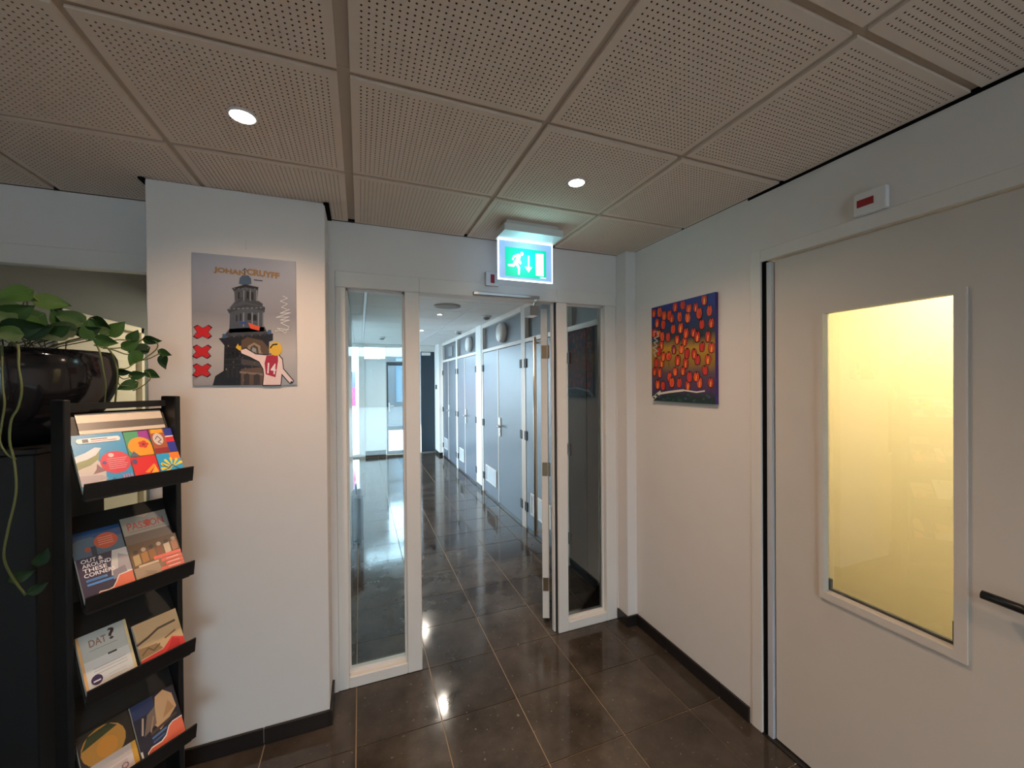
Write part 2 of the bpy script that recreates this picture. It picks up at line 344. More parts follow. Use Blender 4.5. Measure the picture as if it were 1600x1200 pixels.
# baseboards
BH = .075
def board(name, label, *bx):
    r = empty(name, (bx[0][0], bx[0][2], 0)); tag(r, label, kind='structure')
    for q in bx:
        o = part('baseboard_tile', basem, r, q, bev=.002); o.matrix_parent_inverse = Matrix.Translation((-bx[0][0], -bx[0][2], 0))
board('baseboard_right', 'dark stone skirting along the wall below the tulip painting', (1.737, XR, 1.376, 1.54, 0, BH), (1.737, XR, 1.543, 1.93, 0, BH), (1.737, XR, 1.933, 2.198, 0, BH), (1.659, XR, 2.2, 2.212, 0, BH), (1.66, 1.672, 2.212, 2.316, 0, BH))
board('baseboard_column', 'dark stone skirting around the white pier', (XCL-.012, -.43, YC-.013, YC, 0, BH), (-.427, XCR, YC-.013, YC, 0, BH), (XCR, XCR+.012, YC-.013, YW-.002, 0, BH))
# ================================================================== GLAZED PARTITION
def rel(root): return Matrix.Translation(-Vector(root.location))
def wpart(name, m, root, *q, bev=0):
    o = part(name, m, root, *q, bev=bev); o.matrix_parent_inverse = rel(root); return o
PF, PB = YW, YW+.1
G1 = empty('window_3', (.085, YW, 0)); tag(G1, 'tall narrow sidelight in the partition next to the white pier', kind='structure')
wpart('post', framem, G1, (-.122, -.068, PF, PB, 0, 2.176), bev=.004)
wpart('post', framem, G1, (.24, .3215, PF, PB, 0, 2.176), bev=.004)
wpart('sill', framem, G1, (-.068, .24, PF, PB, 0, .062), bev=.004)
wpart('header', framem, G1, (-.122, .3215, PF-.002, PB, 2.176, 2.262), bev=.003)
wpart('pane', clearg, G1, (-.068, .24, PF+.05, PF+.056, .062, 2.176))
wpart('glazing_bead', framem, G1, (-.068, .24, PF+.035, PF+.05, .062, .075), (-.068, -.058, PF+.035, PF+.05, .075, 2.176), (.23, .24, PF+.035, PF+.05, .075, 2.176), (-.068, .24, PF+.035, PF+.05, 2.164, 2.176))
G2 = empty('window_4', (1.43, YW, 0)); tag(G2, 'tall narrow sidelight in the partition beside the corner pilaster', kind='structure')
wpart('post', framem, G2, (1.205, 1.28, PF, PB, 0, 2.176), bev=.004)
wpart('post', framem, G2, (1.578, 1.664, PF, PB, 0, 2.176), bev=.004)
wpart('sill', framem, G2, (1.28, 1.578, PF, PB, 0, .062), bev=.004)
wpart('header', framem, G2, (1.205, 1.664, PF-.002, PB, 2.176, 2.262), bev=.003)
wpart('pane', clearg, G2, (1.28, 1.578, PF+.05, PF+.056, .062, 2.176))
wpart('glazing_bead', framem, G2, (1.28, 1.578, PF+.035, PF+.05, .062, .075), (1.28, 1.288, PF+.035, PF+.05, .075, 2.176), (1.568, 1.578, PF+.035, PF+.05, .075, 2.176), (1.28, 1.578, PF+.035, PF+.05, 2.164, 2.176))
D1 = empty('door_1', (1.19, PB+.012, 0)); tag(D1, 'open white corridor door swung back with tall metal pull bar', kind='structure')
wpart('door_head', framem, D1, (.3215, 1.205, PF-.002, PB, 2.176, 2.262), bev=.003)
wpart('seal', rubber, D1, (1.197, 1.205, PF+.012, PF+.03, 0, 2.176))
wpart('stop', framem, D1, (1.186, 1.205, PF+.03, PF+.06, 0, 2.176), bev=.002)
ANG = -math.radians(62.0)  # leaf direction measured from +X
def leafpart(name, m, *q, bev=0, parent=None):
    o = part(name, m, D1, *q, bev=bev); o.rotation_euler = (0, 0, math.radians(63.6)); return o
LW = .845
leafpart('stile', framem, (.012, .11, -.002, .045, .035, 2.155), bev=.003)
leafpart('stile', framem, (LW-.1, LW, -.002, .045, .035, 2.155), bev=.003)
leafpart('rail', framem, (.11, LW-.1, -.002, .045, .035, .2), bev=.003)
leafpart('rail', framem, (.11, LW-.1, -.002, .045, 2.04, 2.155), bev=.003)
leafpart('panel', framem, (.11, LW-.1, .008, .036, .2, 2.04))
for z in (.27, 1.06, 1.86):
    h = leafpart('hinge', brassm, (.0085, .0125, .004, .04, z-.045, z+.045), (-.004, .0085, -.014, -.002, z-.045, z+.045))
hb = MB()
hb.tube([(LW-.06, .115, .30), (LW-.06, .115, 2.05)], .016, 12)
for z in (.34, 2.0): hb.tube([(LW-.06, .045, z), (LW-.06, .115, z)], .009, 8)
h = hb.build('pull_handle', mat('satin_pull_bar', (.52, .43, .34), rough=.3, metal=1), D1); h.rotation_euler = (0, 0, math.radians(63.6)); h['label'] = 'tall satin metal pull bar'
wpart('closer_rail', steelm, D1, (.64, 1.075, YW-.022, YW-.002, 2.183, 2.203), bev=.003)
cb = MB(); cb.tube([(1.05, YW-.01, 2.178), (1.10, YW+.12, 2.172)], .009, 8); cb.box(1.06, 1.12, YW+.1, YW+.2, 2.10, 2.165)
o = cb.build('closer_arm', steelm, D1); o.matrix_parent_inverse = rel(D1)
# ================================================================== WHITE DOOR ON THE RIGHT
D2 = empty('door_2', (XR, .8, 0)); tag(D2, 'off white door with a tall lit window in the right wall', kind='structure')
wpart('jamb', framem, D2, (XR-.004, XR+.1, 1.312, 1.364, 0, 2.262), bev=.002)
wpart('door_head', framem, D2, (XR-.004, XR+.1, .28, 1.312, 2.207, 2.262), bev=.002)
wpart('jamb', framem, D2, (XR-.004, XR+.1, .28, .332, 0, 2.207), bev=.002)
wpart('seal', voidm, D2, (XR+.006, XR+.04, 1.292, 1.312, 0, 2.207))
wpart('stop', mat('grey_stop_paint', srgb=(190, 192, 196), rough=.4, var=.02), D2, (XR+.008, XR+.05, 1.268, 1.294, .005, 2.2), bev=.001)
wpart('threshold', basem, D2, (XR-.004, XR+.1, .332, 1.312, 0, .006))
X0 = XR+.022; WY0, WY1, WZ0, WZ1 = .672, 1.062, .787, 1.932
lf = wpart('door_leaf', doorm, D2, (X0, X0+.042, WY1, 1.262, .012, 2.202), (X0, X0+.042, .336, WY0, .012, 2.202), (X0, X0+.042, WY0, WY1, .012, WZ0), (X0, X0+.042, WY0, WY1, WZ1, 2.202))
fb = .026
wpart('window_bead', doorm, D2, (X0-.009, X0+.025, WY1-.004, WY1+.012, WZ0-fb, WZ1+.012), (X0-.009, X0+.025, WY0-fb, WY0+.004, WZ0-fb, WZ1+.012), (X0-.009, X0+.025, WY0+.004, WY1-.004, WZ0-fb, WZ0+.004), (X0-.009, X0+.025, WY0+.004, WY1-.004, WZ1-.004, WZ1+.012))
wpart('pane', clearg, D2, (X0+.0255, X0+.0258, WY0+.0005, WY1-.0005, WZ0+.0005, WZ1-.0005))
wpart('pane_gasket', mat('dark_gasket', (.03, .028, .025), rough=.6), D2, (X0+.0262, X0+.038, WY0+.001, WY1-.001, WZ0+.001, WZ0+.014), (X0+.0262, X0+.038, WY1-.012, WY1-.001, WZ0+.014, WZ0+.05), (X0+.0262, X0+.038, WY0+.001, WY0+.02, WZ0+.014, WZ0+.08))
hb = MB(); hy = .455
hb.tube([(X0-.001, hy, 1.01), (X0-.012, hy, 1.01)], .027, 18); hb.tube([(X0-.01, hy, 1.01), (X0-.05, hy, 1.01)], .010, 10)
hb.tube([(X0-.05, hy-.008, 1.01), (X0-.052, hy+.05, 1.012), (X0-.05, hy+.145, 1.016)], [.013, .013, .0125], 12)
o = hb.build('door_handle', mat('dark_handle_metal', (.02, .019, .018), rough=.35, metal=.6), D2); o.matrix_parent_inverse = rel(D2); o['label'] = 'black lever handle'
# lit store room behind it
struct('wall_store', creamm, (2.75, 2.85, -.2, 1.9, 0, ZC), (XR+.1, 2.75, 1.8, 1.9, 0, ZC), (XR+.1, 2.75, -.2, -.1, 0, ZC), (XR+.1, 2.75, -.2, 1.9, ZC, ZC+.05), label='cream walls of the lit room behind the white door')
l = bpy.data.lights.new('store_lamp', 'AREA'); l.shape = 'DISK'; l.size = .3; l.energy = 32; l.color = (1, .84, .48)
lo = bpy.data.objects.new('store_lamp', l); COL.objects.link(lo); lo.location = (2.25, .9, 2.48)
o = tag(MB().lathe([(.16, 0), (.17, .01), (.16, .04)], 24, (2.25, .9, 2.49)).build('ceiling_lamp', whitep), 'round lamp on the ceiling of the lit room', 'lamp')
# ================================================================== CORRIDOR
struct('wall_corridor_left', corrw, (-.2, -.1, 2.418, 5.8, 0, ZC), (-2.1, -.1, 5.8, 5.9, 0, ZC), label='white wall along the left of the corridor')
struct('wall_corridor_right', corrw, (XR+.05, XR+.15, 2.45, 9.6, 0, ZC), (XR-.0, XR+.05, 2.42, 2.5, 0, ZC), (XR-.02, XR+.05, 5.83, 6.10, 0, ZC), (1.665, XR+.05, 8.95, 9.42, 0, ZC), label='white piers between the built in closets')
board('baseboard_corridor', 'dark stone skirting on the corridor piers', (XR-.03, XR-.02, 5.83, 6.10, 0, .07), (1.655, XR, 8.938, 8.95, 0, .07), (1.653, 1.665, 8.95, 9.42, 0, .07))
ENDY = 9.5
struct('wall_end', corrw, (.1, .54, ENDY, ENDY+.1, .12, 2.18), (1.0, 1.33, ENDY, ENDY+.1, 0, ZC), (1.33, 1.9, ENDY, ENDY+.1, 2.42, ZC), (1.665, 1.9, ENDY-.08, ENDY+.1, 0, 2.42), (-2.1, 1.0, ENDY, ENDY+.1, 2.46, ZC), label='white end wall of the corridor')
struct('baseboard_end', basem, (.1, .54, ENDY-.01, ENDY+.1, 0, .12), label='dark plinth under the white end panel')
cc = struct('ceiling_corridor', greym, (-2.1, 1.9, 2.418, 9.6, ZC+.02, ZC+.05), label='white suspended ceiling of smooth boards above the corridor')
def ctiles(x0, x1):
    y = 2.42
    ys = [2.42]+[3.02+.6*k for k in range(11)]+[9.5]
    for a, b in zip(ys, ys[1:]): part('ceiling_board', ctile, cc, (x0+.002, x1-.002, a+.005, b-.005, ZC+.002, ZC+.018))
ctiles(-.1, .045); ctiles(.075, 1.235); ctiles(1.265, XR+.05)
for x in (.06, 1.25): part('ceiling_bar', cbar, cc, (x-.014, x+.014, 2.42, 9.5, ZC-.001, ZC+.016))
part('ceiling_board', ctile, cc, (-2.1, -.102, 5.9, 9.5, ZC+.002, ZC+.018))
# lobby glazing to the street
w = empty('window_5', (-2, 7.7, 0)); tag(w, 'street glazing along the side of the lobby', kind='structure')
for y in (5.93, 7.1, 8.3, 9.47): wpart('post', framem, w, (-2.05, -1.99, y-.03, y+.03, 0, 2.46))
for a, b in ((5.96, 7.07), (7.13, 8.27), (8.33, 9.44)): wpart('pane', outg, w, (-2.03, -2.024, a, b, .06, 2.42))
wpart('rail', framem, w, (-2.05, -1.99, 5.9, 9.5, 0, .06), (-2.05, -1.99, 5.9, 9.5, 2.42, ZC))
w = empty('window_6', (-1, ENDY, 0)); tag(w, 'street glazing at the end of the lobby with a transom strip', kind='structure')
for x in (-1.95, -1.0): wpart('post', framem, w, (x-.03, x+.03, ENDY, ENDY+.06, 0, 2.46))
wpart('post', framem, w, (-.03, .1, ENDY-.01, ENDY+.08, 0, 2.46)); wpart('post', framem, w, (.54, .565, ENDY-.01, ENDY+.08, 0, 2.46))
for a, b in ((-1.92, -1.03), (-.97, -.03)): wpart('pane', outg, w, (a, b, ENDY+.03, ENDY+.036, .06, 2.46))
wpart('pane', outg, w, (.1, .54, ENDY+.03, ENDY+.036, 2.2, 2.46)); wpart('pane', outg, w, (.565, 1.0, ENDY+.03, ENDY+.036, 2.15, 2.46))
wpart('rail', framem, w, (-1.95, -.03, ENDY, ENDY+.06, 0, .06), (.1, .54, ENDY-.005, ENDY+.07, 2.18, 2.2), (.565, 1.0, ENDY-.005, ENDY+.07, 2.13, 2.15))
dk = mat('dark_teal_door_paint', srgb=(38, 52, 62), rough=.5, var=.05)
d = empty('door_3', (.78, ENDY, 0)); tag(d, 'dark framed glass door to the street at the corridor end', kind='structure')
wpart('stile', dk, d, (.565, .60, ENDY, ENDY+.05, .01, 2.13)); wpart('stile', dk, d, (.96, 1.0, ENDY, ENDY+.05, .01, 2.13))
wpart('rail', dk, d, (.60, .96, ENDY, ENDY+.05, .01, .09)); wpart('rail', dk, d, (.60, .96, ENDY, ENDY+.05, 2.05, 2.13)); wpart('rail', dk, d, (.60, .96, ENDY, ENDY+.05, .56, .66))
wpart('pane', outg, d, (.60, .96, ENDY+.02, ENDY+.026, .09, .56)); wpart('pane', outg, d, (.60, .96, ENDY+.02, ENDY+.026, .66, 2.05))
hb = MB(); hb.box(.605, .635, ENDY-.012, ENDY, 1.0, 1.2); hb.tube([(.62, ENDY-.01, 1.12), (.62, ENDY-.05, 1.12), (.74, ENDY-.05, 1.12)], .01, 8); o = hb.build('door_handle', whitep, d); o.matrix_parent_inverse = rel(d)
d = empty('door_4', (1.5, ENDY, 0)); tag(d, 'dark blue grey door at the far end of the corridor', kind='structure')
wpart('door_leaf', dk, d, (1.34, 1.66, ENDY-.02, ENDY+.03, .02, 2.38), bev=.003); wpart('door_head', framem, d, (1.33, 1.665, ENDY-.06, ENDY+.0, 2.385, 2.42))
wpart('door_closer', whitep, d, (1.36, 1.56, ENDY-.07, ENDY-.02, 2.29, 2.36), bev=.004); wpart('threshold', steelm, d, (1.33, 1.665, ENDY-.04, ENDY+.0, 0, .018))
o = tag(part('card_reader', mat('reader_plastic', (.02, .03, .035), rough=.4), None, (1.645, 1.665, 9.2, 9.3, 1.50, 1.60), bev=.003), 'small black card reader on the pier beside the far dark door', 'card reader')
# outside
struct('ground', mat('pale_paving', srgb=(165, 165, 165), rough=.7, var=.06), (-30, 30, 9.62, 40, -.1, -.03), (-30, -2.12, -4.6, 9.62, -.1, -.03), (-30, 30, -40, -4.62, -.1, -.03), label='pale street paving outside the glazing')
bd = empty('street_building', (3.5, 16, 0)); tag(bd, 'dark shop building across the street seen through the glass door', 'building')
part('wall', mat('dark_facade', (.03, .032, .036), rough=.5), bd, (-2.6, 8, 0, 4, -.03, 3.1)); part('window', mat('shop_window_glass', (.06, .09, .12), rough=.05), bd, (-2.2, -1.4, -.03, 0, .9, 2.6)); part('window', mat('shop_window_glass'), bd, (-1.2, .2, -.03, 0, .9, 2.6))
bd = empty('street_building', (-12, -24, 0)); tag(bd, 'low grey building across the street behind the viewer', 'building')
part('wall', mat('grey_facade', (.06, .06, .065), rough=.8), bd, (0, 24, -6, 0, -.03, 3.3)); part('roof', mat('roof_felt', (.05, .05, .055), rough=.9), bd, (-.2, 24.2, -6.2, .2, 3.3, 3.45))
for k in range(7): part('window', mat('shop_window_glass'), bd, (1+k*3.2, 2.8+k*3.2, -.02, .03, .9, 2.7))
o = tag(part('advertising_banner', ramp_mat('banner_print', [(0, (225, 60, 110)), (.5, (225, 60, 110)), (.52, (90, 90, 190)), (1, (120, 120, 215))], 'Z', .9, 2.3), None, (-.42, -.12, 12.9, 12.95, .95, 2.0), (-.3, -.26, 12.92, 12.95, -.03, .95)), 'pink and blue banner standing outside the lobby glazing', 'banner')
# closets
def slats(parent, y0, y1, z0, z1):
    v = part('vent', whitep, parent, (XR-.016, XR-.006, y0, y1, z0, z0+.02), (XR-.016, XR-.006, y0, y1, z1-.02, z1), (XR-.016, XR-.006, y0, y0+.025, z0+.02, z1-.02), (XR-.016, XR-.006, y1-.025, y1, z0+.02, z1-.02)); v['label'] = 'white louvred air vent'
    n = 9
    for k in range(n):
        z = z0+.022+(z1-z0-.044)*k/n; b = MB(); b.poly([(XR-.014, y0+.025, z), (XR-.014, y1-.025, z), (XR-.006, y1-.025, z+.015), (XR-.006, y0+.025, z+.015)]); b.poly([(XR-.0135, y0+.025, z-.0015), (XR-.0055, y0+.025, z+.0135), (XR-.0055, y1-.025, z+.0135), (XR-.0135, y1-.025, z-.0015)])
        b.build('slat', mat('slat_grey', srgb=(168, 172, 176), rough=.5), v)
def closet(label, y0, y1, mid, lamp=None, vent=True, hand=True, sign=False, dm=None):
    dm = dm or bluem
    r = empty('built_in_closet', (0, 0, 0)); tag(r, label, 'closet', 'built in closets along the corridor')
    # white frame
    part('post', framem, r, (XR-.012, XR+.045, y0, y0+.06, 0, ZC), bev=.002); part('post', framem, r, (XR-.012, XR+.045, y1-.06, y1, 0, ZC), bev=.002)
    part('rail', framem, r, (XR-.010, XR+.045, y0+.06, y1-.06, 2.10, 2.145), bev=.002); part('rail', framem, r, (XR-.014, XR+.045, y0+.06, y1-.06, 2.465, ZC), bev=.002)
    part('transom_panel', tranm, r, (XR+.035, XR+.045, y0+.06, y1-.06, 2.145, 2.465))
    part('plinth', basem, r, (XR+.0, XR+.045, y0+.06, y1-.06, 0, .03))
    a, b = y0+.064, y1-.064
    part('meeting_strip', framem if dm is bluem else dm, r, (XR-.010, XR+.02, mid-.015, mid+.013, .03, 2.096))
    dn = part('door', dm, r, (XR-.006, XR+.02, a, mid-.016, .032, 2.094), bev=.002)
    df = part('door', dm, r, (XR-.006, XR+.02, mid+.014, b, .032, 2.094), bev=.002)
    for z in (.25, 1.05, 1.865):
        part('hinge', rubber, df, (XR-.016, XR-.004, b-.035, b+.03, z-.05, z+.05)); part('hinge', rubber, dn, (XR-.016, XR-.004, a-.03, a+.035, z-.05, z+.05))
    if vent:
        w_ = min(.5, (b-mid)-.22); slats(df, mid+.014+.08, mid+.014+.08+w_, .2, .435)
    if hand:
        h = MB(); h.box(XR-.016, XR-.006, mid-.10, mid-.03, .93, 1.18); h.tube([(XR-.012, mid-.06, 1.07), (XR-.055, mid-.06, 1.07), (XR-.055, mid-.19, 1.07)], .011, 8)
        part('handle_plate', whitep, dn, (XR-.018, XR-.006, mid-.10, mid-.02, .93, 1.18)); h2 = MB(); h2.tube([(XR-.012, mid-.06, 1.07), (XR-.055, mid-.06, 1.07), (XR-.055, mid-.19, 1.07)], .012, 8); h2.build('lever', steelm, dn)
    if sign: part('sign_plate', mat('grey_sign', (.22, .24, .25), rough=.4), r, (XR+.02, XR+.035, mid-.3, mid+.1, 2.2, 2.4))
    if lamp:
        o = tag(MB().lathe([(.13, .03), (.13, .0), (.125, -.03), (.11, -.045), (.0001, -.055)], 32, (XR+.006, lamp, 2.305), axis='X').build('wall_lamp', whitep),
                'round white wall lamp above the closet ' + ('next to the wide white pier' if lamp < 5.5 else 'behind the wide white pier'), 'wall lamp')
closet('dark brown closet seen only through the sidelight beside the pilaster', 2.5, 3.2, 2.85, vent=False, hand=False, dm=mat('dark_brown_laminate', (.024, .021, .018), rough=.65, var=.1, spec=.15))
closet('blue grey closet half hidden by the open corridor door', 3.2, 4.18, 3.40)
closet('blue grey closet between the open corridor door and the wide white pier, lamp above', 4.18, 5.83, 5.07, lamp=4.95)
closet('blue grey closet just behind the wide white pier with a round lamp above', 6.10, 7.515, 6.89, lamp=6.62)
closet('blue grey closet at the far end beside the dark door', 7.515, 8.95, 8.31, sign=True)
# corridor ceiling fittings
def downlight(x, y, label, group, power, lit=True, r=.042, col=WARM, spot=2.6):
    e = empty('downlight', (x, y, ZC)); tag(e, label, 'downlight', group)
    MB().lathe([(r*1.18, -.001), (r*1.18, -.004), (r*1.0, -.007), (r*.98, -.002)], 28).build('trim_ring', whitep, e)
    MB().lathe([(r*.97, -.0025), (r*.97, -.0055)], 28).build('lamp', lampm if lit else whitep, e)
    if power:
        l = bpy.data.lights.new('downlight_lamp', 'SPOT'); l.energy = power; l.color = col; l.spot_size = spot; l.spot_blend = 1.0; l.shadow_soft_size = .035
        o = bpy.data.objects.new('downlight_lamp', l); COL.objects.link(o); o.location = (x, y, ZC-.02)
    return e
downlight(-.347, 1.515, 'lit downlight in the perforated ceiling panel near the white pier', 'downlights in the perforated ceiling', LAMP_W, r=.036)
downlight(.891, 1.518, 'lit downlight in the perforated ceiling panel before the exit sign', 'downlights in the perforated ceiling', LAMP_W, r=.034)
for y, n in ((-.9, 'just behind the viewer'), (-3.3, 'close to the street window')):
    for x, m_ in ((-.347, 'the far left wall'), (.891, 'the door wall')): downlight(x, y, 'lit downlight %s on the side of %s' % (n, m_), 'downlights in the perforated ceiling', LAMP_W)
downlight(.962, 5.08, 'small downlight in the corridor ceiling beside the round grey disc', 'corridor downlights', 60, r=.027, col=(1, .88, .74))
downlight(.965, 3.43, 'small unseen downlight added in the corridor ceiling just behind the partition', 'corridor downlights', 60, r=.027, col=(1, .88, .74))  # hidden by the header, added to brighten the corridor, continues the row spacing
downlight(.97, 8.38, 'small unseen downlight added in the corridor ceiling close to the end wall', 'corridor downlights', 60, r=.027, col=(1, .88, .74))  # second added lamp, out of view behind the post, for more corridor light
downlight(.972, 6.73, 'small downlight in the corridor ceiling further along than the grey disc', 'corridor downlights', 60, r=.027, col=(1, .88, .74))
o = tag(MB().lathe([(.15, 0), (.15, -.008), (.12, -.014)], 28, (.94, 4.5, ZC)).build('ceiling_speaker', mat('grey_beige_plastic', srgb=(165, 158, 150), rough=.6)), 'flat round grey speaker disc in the corridor ceiling', 'speaker')
def detector(x, y, label):
    e = empty('smoke_detector', (x, y, ZC)); tag(e, label, 'detector', 'smoke detectors in the corridor')
    MB().lathe([(.065, 0), (.065, -.015), (.055, -.022)], 24).build('base', whitep, e); MB().lathe([(.045, -.022), (.045, -.038), (.025, -.05)], 24).build('sensor_head', mat('dark_sensor', (.25, .25, .26), rough=.5), e)
detector(1.573, 5.03, 'smoke detector on the corridor ceiling by the closet with the larger lamp')
detector(1.595, 6.71, 'smoke detector on the corridor ceiling by the closet behind the pier')
detector(.4, 8.0, 'smoke detector on the corridor ceiling near the far glass door')
# black bag by the corridor wall
e = empty('travel_bag', (-.03, 4.5, 0)); tag(e, 'black bag standing on the corridor floor behind the sidelight', 'bag')
b = MB(); b.box(-.062, .05, -.17, .17, .03, .5, bev=.02); b.build('body', mat('black_nylon', (.014, .015, .022), rough=.55, bump=.3, bscale=300), e)
MB().tube([(-.02, -.08, .49), (-.02, -.07, .57), (-.02, .07, .57), (-.02, .08, .49)], .01, 8).build('handle', rubber, e)
for y in (-.12, .12): MB().tube([(-.04, y, .03), (.03, y, .03)], .03, 12).build('wheel', rubber, e)
# ================================================================== SIDE ROOM behind the left window
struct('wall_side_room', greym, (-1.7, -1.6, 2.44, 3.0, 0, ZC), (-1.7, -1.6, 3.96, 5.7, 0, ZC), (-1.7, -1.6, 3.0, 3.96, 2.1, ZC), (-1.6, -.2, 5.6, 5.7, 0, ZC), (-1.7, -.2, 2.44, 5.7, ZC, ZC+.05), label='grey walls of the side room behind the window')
d = empty('door_5', (-1.6, 3.5, 0)); tag(d, 'cream door seen through the side window', kind='structure')
wpart('door_leaf', creamm, d, (-1.66, -1.62, 3.04, 3.92, .01, 2.06)); wpart('jamb', creamm, d, (-1.7, -1.585, 3.0, 3.04, 0, 2.1)); wpart('jamb', creamm, d, (-1.7, -1.585, 3.92, 3.96, 0, 2.1)); wpart('door_head', creamm, d, (-1.7, -1.585, 3.0, 3.96, 2.06, 2.1))
l = bpy.data.lights.new('side_room_lamp', 'AREA'); l.shape = 'DISK'; l.size = .3; l.energy = 24; l.color = (1, .84, .64)
lo = bpy.data.objects.new('side_room_lamp', l); COL.objects.link(lo); lo.location = (-.8, 4.2, 2.42)
tag(MB().lathe([(.16, 0), (.17, -.01), (.15, -.05)], 24, (-.8, 4.2, ZC)).build('ceiling_lamp', whitep), 'round lamp on the ceiling of the side room', 'lamp')
struct('floor_side_room', basem, (-1.6, -.2, 2.44, 5.6, -.08, 0), label='dark floor of the side room')
# ================================================================== EXIT SIGN
ex = empty('exit_sign', (.895, 2.1, ZC)); tag(ex, 'illuminated green exit sign with running figure hanging from the ceiling', 'exit sign')
b = MB(); b.v = []
def frustum(b, x0, x1, y0, y1, z0, X0_, X1_, Y0_, Y1_, z1):
    n = len(b.v); b.v += [(x0, y0, z0), (x1, y0, z0), (x1, y1, z0), (x0, y1, z0), (X0_, Y0_, z1), (X1_, Y0_, z1), (X1_, Y1_, z1), (X0_, Y1_, z1)]
    for q in ((0, 3, 2, 1), (4, 5, 6, 7), (0, 1, 5, 4), (1, 2, 6, 5), (2, 3, 7, 6), (3, 0, 4, 7)): b.f.append(tuple(n+i for i in q)); b.m.append(0); b.sm.append(False)
frustum(b, -.165, .165, -.12, .03, -.027, -.15, .15, -.105, .03, -.0005); b.build('base', whitep, ex)
b = MB(); frustum(b, -.175, .175, -.13, .03, -.066, -.175, .175, -.13, .03, -.029); b.build('housing', mat('sign_housing', srgb=(205, 208, 208), rough=.4, var=.01), ex)
PX0, PX1, PZ0, PZ1 = -.165, .165, -.29, -.074
part('plate', mat('acrylic_plate', srgb=(135, 165, 205), rough=.2, emit=.75, var=.03), ex, (PX0, PX1, -.004, .004, PZ0, PZ1))
glow = mat('edge_glow', (.75, .97, 1), emit=3.5, var=0)
part('lit_edge', glow, ex, (PX0, PX1, -.0065, .0065, PZ1, PZ1+.005)); part('lit_edge', glow, ex, (PX0, PX1, -.0065, .0065, PZ0-.005, PZ0)); part('lit_edge', glow, ex, (PX0-.004, PX0, -.0065, .0065, PZ0-.005, PZ1+.005)); part('lit_edge', glow, ex, (PX1, PX1+.004, -.0065, .0065, PZ0-.005, PZ1+.005))
gr = mat('sign_green', (.0, .42, .26), emit=1.0, var=0); wt = mat('sign_white', (.70, 1, .92), emit=.7, var=0)
sgn = Print(lambda u, v, k: (PX0+u*(PX1-PX0), -.004-.0004*k, PZ0+v*(PZ1-PZ0)))
sgn.rect(.115, .07, .885, .83, gr)
# zoom coordinates of the pictogram -> plate
def zq(x, y): u = (x-533)/(965-533); return (u, (519+u*36-y)/(519+u*36-(262+u*52)))
def zpoly(pts, m): sgn.poly([zq(*p) for p in pts], m)
u, v = zq(716, 362); sgn.disc(u, v, .030, .055, wt)
zpoly([(690, 360), (708, 375), (700, 400), (695, 415), (672, 432), (650, 425), (662, 400)], wt)
zpoly([(690, 360), (672, 366), (645, 372), (634, 400), (648, 405), (655, 385), (675, 385)], wt)
zpoly([(655, 405), (676, 430), (650, 448), (605, 442), (603, 428), (640, 428)], wt)
zpoly([(655, 420), (680, 418), (700, 455), (697, 500), (682, 500), (682, 462)], wt)
zpoly([(690, 405), (700, 402), (712, 425), (700, 435), (688, 420)], wt)
zpoly([(762, 375), (775, 376), (775, 450), (798, 452), (768, 488), (736, 448), (762, 449)], wt)
zpoly([(826, 362), (893, 368), (893, 516), (826, 508)], wt)
zpoly([(862, 520), (912, 524), (912, 532), (862, 527)], wt)
sgn.build('pictogram', ex)
l = bpy.data.lights.new('sign_lamp', 'POINT'); l.energy = .9; l.color = (.45, .95, 1); l.shadow_soft_size = .06; lo = bpy.data.objects.new('sign_lamp', l); COL.objects.link(lo); lo.location = (.895, 2.03, 2.36)
# ================================================================== ALARM INDICATORS
a1 = empty('indicator_box', (.759, YW, 2.286)); tag(a1, 'small white box with red indicator on the wall beside the exit sign', 'indicator box', 'alarm indicator boxes')
part('box', whitep, a1, (-.042, .042, -.022, .006, -.043, .043), bev=.003); part('indicator', redm, a1, (-.012, .012, -.025, -.022, -.026, .026))
a2 = empty('indicator_box', (XR, .88, 2.303)); tag(a2, 'small white box with red indicator on the wall above the white door', 'indicator box', 'alarm indicator boxes')
part('box', whitep, a2, (-.024, .0, -.05, .05, -.041, .041), bev=.003); part('indicator', redm, a2, (-.027, -.024, -.014, .036, -.012, .014))
# ================================================================== TOWER POSTER
PYF = YC-.007
pa = at(299, 394, PYF); pb = at(464, 601, PYF); PW_, PH_ = pb.x-pa.x, pa.z-pb.z
po = empty('tower_poster', (pa.x, YC, pb.z)); tag(po, 'grey art print of a church tower with three red crosses hung on the white pier', 'poster')
skyp = ramp_mat('print_sky', [(0, (158, 154, 156)), (.35, (184, 178, 175)), (.6, (138, 138, 145)), (1, (164, 168, 180))], 'Z', 0, PH_, rough=.3, wob=.12, scale=5)
part('panel', skyp, po, (0, PW_, PYF-YC, -.001, 0, PH_)); MB().tube([(PW_*.5, -.004, PH_+.035), (PW_*.5, -.004, PH_+.075)], .0022, 6).build('hook', whitep, po)
pr = Print(lambda u, v, k: (u*PW_, PYF-YC-.0002-.00005*k, v*PH_))
def pq(x, y):
    l_ = 85+(y-150)*30/968; r_ = 835+(y-205)*17/913; u = (x-l_)/(r_-l_); t_ = 150+55*u; return (u, (1118-y)/(1118-t_))
def P(pts, m, lift=True): pr.poly([pq(*p) for p in pts], m, lift)
def PL(pts, w, m, lift=True): pr.line([pq(*p) for p in pts], w, m, lift)
DK, SL, SL2, BR = (30, 26, 28), (72, 78, 88), (122, 128, 134), (92, 70, 50)
P([(245, 1119), (262, 1050), (318, 1012), (320, 825), (280, 775), (470, 742), (668, 738), (668, 790), (640, 800), (640, 1119)], DK)
